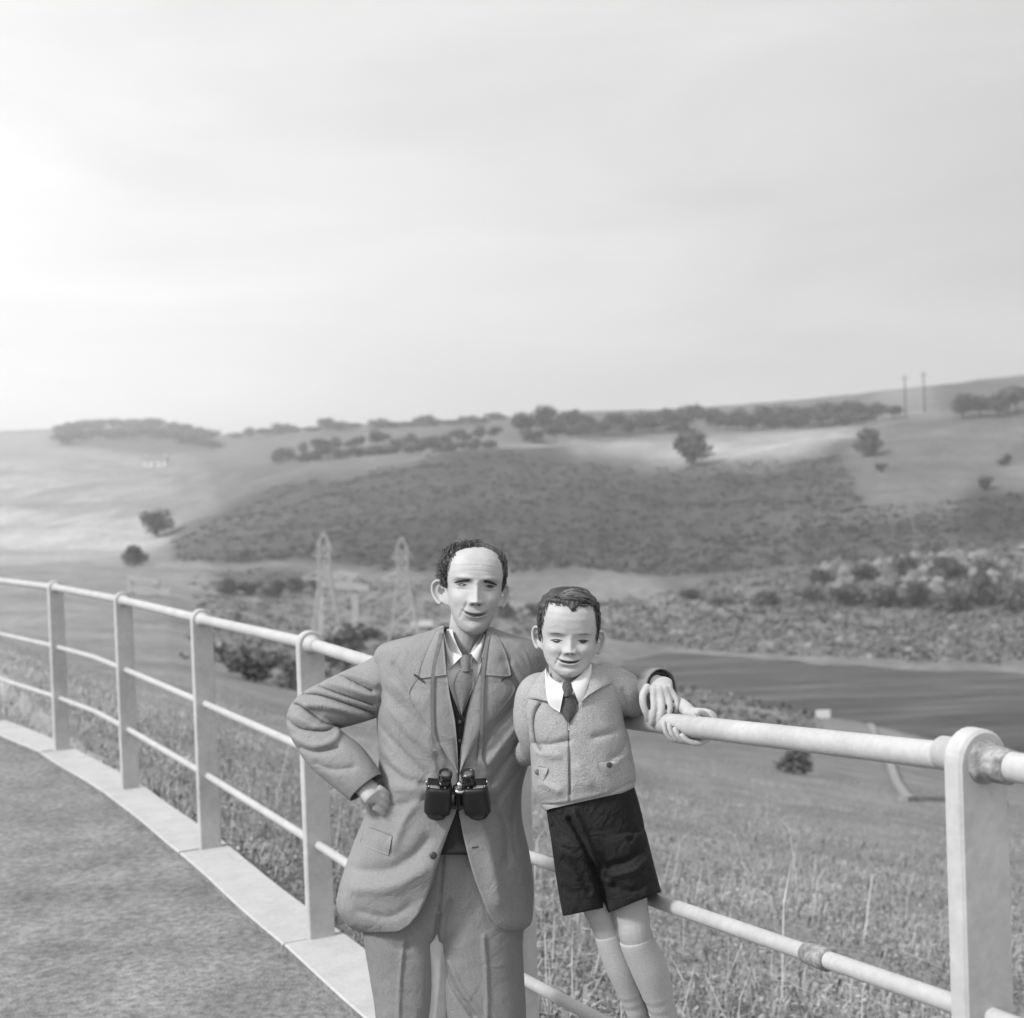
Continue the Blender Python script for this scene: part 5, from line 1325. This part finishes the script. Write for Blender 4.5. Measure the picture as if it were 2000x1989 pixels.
V, Fc = HB.mesh(80, 150, grow_b); hairB = build('hair', V, Fc, M['boyhair'], person_boy)
mb, mb2 = MB(), MB(); rg = np.random.default_rng(9)
QC = catmull(np.array([(-.13,.20,.915,.030),(-.06,.235,.955,.062),(.04,.25,.965,.078),(.14,.235,.955,.074),(.23,.19,.905,.055),(.30,.13,.835,.022)]), 40)
def qpt(t, ph, k=1.0):
    c = np.array([np.interp(t, np.linspace(0, 1, 40), QC[:, i]) for i in range(4)])
    tg = np.array([np.interp(min(t + .03, 1), np.linspace(0, 1, 40), QC[:, i]) - np.interp(max(t - .03, 0), np.linspace(0, 1, 40), QC[:, i]) for i in range(3)]); tg /= np.linalg.norm(tg)
    up_ = np.array([0, 0.25, 1.0]); up_ -= (up_ @ tg) * tg; up_ /= np.linalg.norm(up_); fr_ = np.cross(tg, up_); fr_ = fr_ if fr_[1] > 0 else -fr_
    return c[:3] + c[3] * k * (math.cos(ph) * fr_ + math.sin(ph) * up_)
V = np.array([qpt(t, ph, 0.92 + 0.05 * math.sin(ph * 17 + t * 6)) for t in np.linspace(0, 1, 40) for ph in np.linspace(0, 2 * math.pi, 40, endpoint=False)])
mb2.add((HB.W(V[:, 0], V[:, 1], V[:, 2]), grid_faces(40, 40, True)))
for k in range(190):      # strands of the quiff, swept across to picture right
    t0 = rg.uniform(0, .6); ph = rg.uniform(-.35, 2.6); ln = rg.uniform(.25, .42); tw = rg.uniform(-.5, .1)
    p = [qpt(min(t0 + ln * q, 1), ph + tw * q, 1.0 + rg.uniform(-.05, .10)) for q in (0, .5, 1)]
    (mb2 if k % 5 < 3 else mb).add(HB.lock(*p, rg.uniform(.005, .010)))
for k in range(16):       # loose ends at the tip
    p0 = qpt(.9, rg.uniform(-.3, 2.2)); mb.add(HB.lock(p0, p0 + np.array([.03, 0, -.01]), p0 + np.array([rg.uniform(.03, .08), -.01, rg.uniform(-.06, .02)]), .006))
for k in range(28):       # forelock falling on the forehead
    x0 = rg.uniform(-0.06, 0.01)
    mb.add(HB.lock((x0, .26, .90), (x0 + .02, .335, .865), (0.02 + rg.uniform(-.02, .05), .372, .785 + rg.uniform(-.01, .05)), rg.uniform(.008, .013)))
for k in range(40):       # dark root line under the quiff
    x0 = rg.uniform(-.02, .16)
    mb.add(HB.lock((x0, .30, .865), (x0 + .05, .325, .872), (x0 + .13, .28, .868), rg.uniform(.006, .011)))
for k in range(60):       # parting side, combed to picture left
    x0 = rg.uniform(-.14, -.06)
    mb.add(HB.lock((x0, .22 + rg.uniform(-.06, .05), .945), (x0 - .06, .21, .940 + rg.uniform(0, .02)), (x0 - .15, .14, .845 + rg.uniform(-.02, .04)), rg.uniform(.007, .013)))
for k in range(160):      # short sides
    q = -1 if k % 2 else 1; z = rg.uniform(.42, .84); w, fr, bk = HB.ring(z); y0 = rg.uniform(-.2, .16); x0 = q * w * math.sqrt(max(0, 1 - (y0 / .44) ** 2)) * 1.03
    mb.add(HB.lock((x0, y0, z + .03), (x0 + q * .012, y0, z), (x0 + q * .006, y0 - .03, z - .06), rg.uniform(.007, .012)))
for k in range(300):      # soft hairline
    if k % 2:
        z = rg.uniform(.40, .86); w, fr, bk = HB.ring(z); q = rg.choice([-1, 1]); hl = np.interp(z, [0.30, 0.42, 0.50, 0.65, 0.80, 0.9], [-0.26, -0.10, 0.06, 0.17, 0.20, 0.20]) + rg.uniform(-.03, .03)
        c, dy = (fr + bk) / 2, (fr - bk) / 2; x0 = q * w * (max(0, 1 - (abs(hl - c) / dy) ** 2.25)) ** (1 / 2.25)
        mb.add(HB.lock((x0 * 1.02, hl - .05, z + .05), (x0 * 1.03, hl - .01, z + .02), (x0 * 1.0, hl + .02, z - .03), rg.uniform(.003, .006)))
    else:
        x0 = rg.uniform(-.27, .27); zf = 0.85 + rg.uniform(-.012, .03); y0 = HB.front(np.array([x0]), zf)[0]
        mb.add(HB.lock((x0 - .02, y0 - .05, zf + .045), (x0, y0 - .005, zf + .02), (x0 + rg.uniform(-.02, .04), y0 + .006, zf - .008), rg.uniform(.0015, .003)))
tag(mb.build('hair_locks', M['boyhair'], hairB), kind='stuff'); tag(mb2.build('quiff', M['boyhair_mid'], hairB), kind='stuff')

# shirt and tie
V, Fc = loft([(1070,1322,1150,1318,3.285,0.045),(1064,1338,1165,1332,3.282,0.055),(1048,1362,1196,1356,3.278,0.074),(1042,1400,1204,1394,3.272,0.084),(1050,1450,1208,1440,3.268,0.088)], 34, 70, nexp=2.2)
shirtB = build('shirt', V, Fc, M['shirt'], person_boy); S_sb = Surf(V)
cd = lambda px, py: np.interp(py, [1298, 1330, 1365, 1400], [3.225, 3.200, 3.182, 3.176]) + 0.000006 * (px - 1109) ** 2
patch('collar_wing', [(1067,1303),(1072,1318),(1085,1330),(1104,1336)], [(1064,1308),(1066,1350),(1072,1376),(1093,1392)], S_sb, 0.012, M['shirt'], shirtB, 24, 12, .003, .006, dfun=cd)
patch('collar_wing', [(1152,1292),(1143,1308),(1130,1322),(1114,1334)], [(1156,1300),(1153,1335),(1143,1362),(1132,1378)], S_sb, 0.012, M['shirt'], shirtB, 24, 12, .003, .006, dfun=cd)
tieB = patch('tie', [(1099,1360),(1093,1374),(1097,1394),(1110,1412)], [(1117,1358),(1129,1382),(1122,1398),(1112,1412)], S_sb, 0.012, M['tie_dark'], person_boy, 22, 10, .006, .006, dfun=lambda px, py: cd(px, py) + .004)
patch('tie_knot', [(1101,1332),(1097,1346),(1100,1361)], [(1114,1332),(1120,1347),(1114,1360)], S_sb, 0.018, M['tie_dark'], tieB, 12, 10, .010, .006, dfun=lambda px, py: cd(px, py) + .004)

# cardigan
CK = [(1060,1318,1160,1300,3.285,0.055),(1042,1332,1182,1306,3.283,0.066),(1028,1350,1200,1322,3.280,0.080),(1022,1380,1212,1360,3.274,0.092),(1028,1420,1216,1405,3.268,0.098),(1036,1460,1226,1440,3.264,0.100),
      (1040,1500,1234,1480,3.262,0.102),(1043,1540,1240,1512,3.262,0.104),(1056,1565,1238,1532,3.262,0.100),(1060,1574,1235,1539,3.262,0.098),(1066,1582,1230,1544,3.262,0.090)]
V, Fc = loft(CK, 130, 190, opening=([1300,1318,1345,1380,1409,1416,1700],[1072,1070,1076,1095,1108,1110.6,1110.9],[1152,1154,1146,1128,1114,1111.4,1111.1]), nexp=2.3)
CS = [([(1062,1571),(1110,1569),(1170,1556),(1236,1526)], 3.0, 4), ([(1064,1580),(1110,1580),(1170,1566),(1236,1536)], 5, -4), ([(1042,1452),(1075,1454),(1110,1446)], 8, 4), ([(1050,1470),(1090,1476)], 9, -3),
      ([(1216,1420),(1190,1432),(1160,1440)], 9, 4), ([(1225,1445),(1212,1470),(1195,1480)], 8, 4), ([(1230,1470),(1200,1490)], 8, -3), ([(1112,1415),(1113,1480),(1114,1566)], 2.2, 3),
      ([(1130,1500),(1150,1530)], 12, -3), ([(1060,1530),(1090,1545)], 10, -3), ([(1056,1376),(1046,1395),(1044,1425),(1049,1450),(1058,1466)], 5, 7)]
V = sculpt(V, CS, 3.27); card = build('cardigan', V, Fc, M['cardigan'], person_boy)
s_ = card.modifiers.new('thickness', 'SOLIDIFY'); s_.thickness = .005; s_.offset = 0
S_c = Surf(V)
K = catmull([(1057,1564,1239,1527,3.262,0.102),(1060,1572,1237,1535,3.262,0.100),(1065,1582,1232,1545,3.262,0.094)], 9); VB = []
for xl, yl, xr, yr, d_, hd2 in K:          # ribbed welt
    an = np.linspace(0, 2 * math.pi, 420, endpoint=False); rb = 1 + 0.006 * np.sin(an * 105); c, s2 = np.cos(an), np.sin(an); e = 2 / 2.3
    ex, ey = np.sign(c) * np.abs(c) ** e * rb, np.sign(s2) * np.abs(s2) ** e * rb
    VB.append(P((xl + xr) / 2 + (xr - xl) / 2 * ex, (yl + yr) / 2 + (yr - yl) / 2 * ex, d_ - hd2 * ey))
build('ribbed_hem', np.concatenate(VB), grid_faces(9, 420, True), M['cardigan'], card)
patch('collar', [(1066,1305),(1068,1335),(1074,1358),(1084,1378)], [(1050,1322),(1032,1340),(1026,1362),(1068,1368)], S_c, .010, M['cardigan'], card, 26, 14, .005, .005)
patch('collar', [(1154,1295),(1152,1320),(1145,1348),(1134,1372)], [(1172,1300),(1208,1312),(1206,1330),(1162,1346)], S_c, .010, M['cardigan'], card, 26, 14, .005, .005)
patch('zip', [(1109.5,1412),(1110.5,1450),(1112,1500),(1112.5,1568)], [(1112,1412),(1113,1450),(1114.5,1500),(1115,1568)], S_c, .003, M['zip'], card, 40, 3, .002)
patch('zip_pull', [(1108.5,1410),(1109.5,1426)], [(1112.5,1410),(1112,1426)], S_c, .005, M['chrome'], card, 8, 3, .002)
f1 = patch('pocket_flap', [(1168,1488),(1188,1485),(1208,1484)], [(1170,1504),(1184,1514),(1208,1503)], S_c, .006, M['cardigan'], card, 18, 10, .004, .003)
f2 = patch('pocket_flap', [(1042,1494),(1056,1497),(1070,1500)], [(1046,1522),(1056,1529),(1067,1514)], S_c, .006, M['cardigan'], card, 18, 10, .004, .003)
for (bx, by), f_ in (((1190, 1494), f1), ((1050, 1508), f2)):
    build('button', *lathe(P(bx, by, S_c([bx], [by])[0] - .010), -_F, [(-.003, .0060), (.002, .0066), (.004, .0055), (.0035, .003), (.0045, .001)], 16), M['button'] if f_ is f1 else M['zip'], f_)
slB1, _ = sleeve('sleeve', [(1072,1345,3.275,30),(1050,1356,3.272,36),(1040,1385,3.268,34),(1038,1415,3.266,31),(1045,1445,3.28,28),(1040,1464,3.33,25),(1010,1474,3.44,22),(985,1480,3.6,19)], [([(1066,1372),(1052,1385),(1048,1420),(1052,1440)], 5, 6), ([(1045,1436),(1060,1446)], 6, 4)], 80, 44, None, card, M['cardigan'])
slB2, _ = sleeve('sleeve', [(1160,1330,3.278,30),(1188,1338,3.274,37),(1215,1352,3.285,38),(1240,1364,3.31,34),(1262,1370,3.332,27),(1286,1369,3.30,22)], [([(1222,1312),(1245,1330),(1254,1352)], 5, -3), ([(1214,1350),(1222,1380),(1216,1400)], 7, 4)], 80, 44, None, card, M['cardigan'])

# shorts: one continuous garment with two wide legs
mb = MB()
mb.add(capped([(1064,1560,1236,1528,3.263,0.086),(1068,1590,1246,1560,3.263,0.092),(1076,1640,1258,1610,3.263,0.098),(1084,1680,1262,1660,3.262,0.096),(1100,1700,1240,1690,3.262,0.06)], 24, 50))
mb.add(capped([(1076,1640,1172,1648,3.266,0.090),(1084,1700,1178,1702,3.265,0.088),(1092,1750,1184,1746,3.264,0.084),(1099,1790,1186,1772,3.264,0.080)], 30, 44))
mb.add(capped([(1150,1640,1262,1625,3.255,0.095),(1166,1700,1278,1690,3.250,0.092),(1180,1750,1288,1728,3.246,0.088),(1186,1784,1292,1742,3.244,0.085)], 30, 44))
shorts = remesh('shorts', *mb.get(), 0.0035, M['shorts'], person_boy, 2)
Xs = sculpt(co_world(shorts), [([(1112,1600),(1130,1630),(1158,1690),(1172,1740),(1182,1780)], 6, 8), ([(1122,1585),(1140,1625),(1168,1690)], 6, -7), ([(1190,1690),(1225,1680),(1260,1650)], 8, 7), ([(1195,1712),(1240,1700),(1270,1672)], 8, -5), ([(1230,1640),(1255,1612)], 6, 5), ([(1200,1730),(1240,1740),(1285,1700)], 9, 5),
                            ([(1100,1680),(1130,1700),(1150,1740)], 9, 5), ([(1180,1700),(1176,1715),(1190,1725)], 6, -5)], 3.26)
set_world(shorts, Xs)
# socks and shoes
for K_, tp, lb in (([(1187,1822,3.255,27.5),(1194,1842,3.257,28.5),(1212,1885,3.268,31),(1228,1930,3.28,26),(1240,1962,3.29,22),(1250,1995,3.30,20)], 1836, 'sock'),
                   ([(1241,1830,3.226,33.5),(1248,1850,3.23,34),(1268,1892,3.244,36),(1282,1935,3.257,31),(1294,1972,3.268,26),(1304,2012,3.277,23)], 1845, 'sock')):
    K = catmull(K_, 60); K[:5, 3] += np.array([-3.0, -2.2, -1.2, -0.5, 0.0]); K[:, 3] += 0.5 * np.sin(np.arange(60) * .9) * (np.arange(60) > 36)
    V, Fc = tube(P(K[:, 0], K[:, 1], K[:, 2]), K[:, 3] * K[:, 2] / FPX, 30, caps=False); build(lb, V, Fc, M['sock'], person_boy)
for (ax_, ay_, ad_) in ((1248, 1996, 3.30), (1303, 2014, 3.277)):
    a_ = P(ax_, ay_, ad_); rl = rail_at(ax_, -0.78); top_z = rl[2] + 0.017
    V = []; 
    fwd = np.array([-0.1, -1.0, 0]); fwd /= np.linalg.norm(fwd); sd = np.array([fwd[1], -fwd[0], 0])
    for t, w, h in ((-0.062, .018, .04), (-0.055, .026, .062), (-0.02, .028, .072), (0.02, .029, .060), (0.055, .032, .043), (0.085, .030, .034), (0.105, .020, .022), (0.110, .008, .012)):
        an = np.linspace(0, 2 * math.pi, 20, endpoint=False)
        c = np.array([a_[0], a_[1], top_z]) + fwd * (t - 0.01)
        zz = np.where(np.sin(an) > 0, np.sin(an) * h, np.sin(an) * 0.002)
        V.append(c + np.cos(an)[:, None] * w * sd + (zz + .004)[:, None] * np.array([0, 0, 1.0]))
    build('shoe', np.concatenate(V), grid_faces(8, 20, True) + [tuple(range(20))[::-1], tuple(range(140, 160))], M['leather'], person_boy)
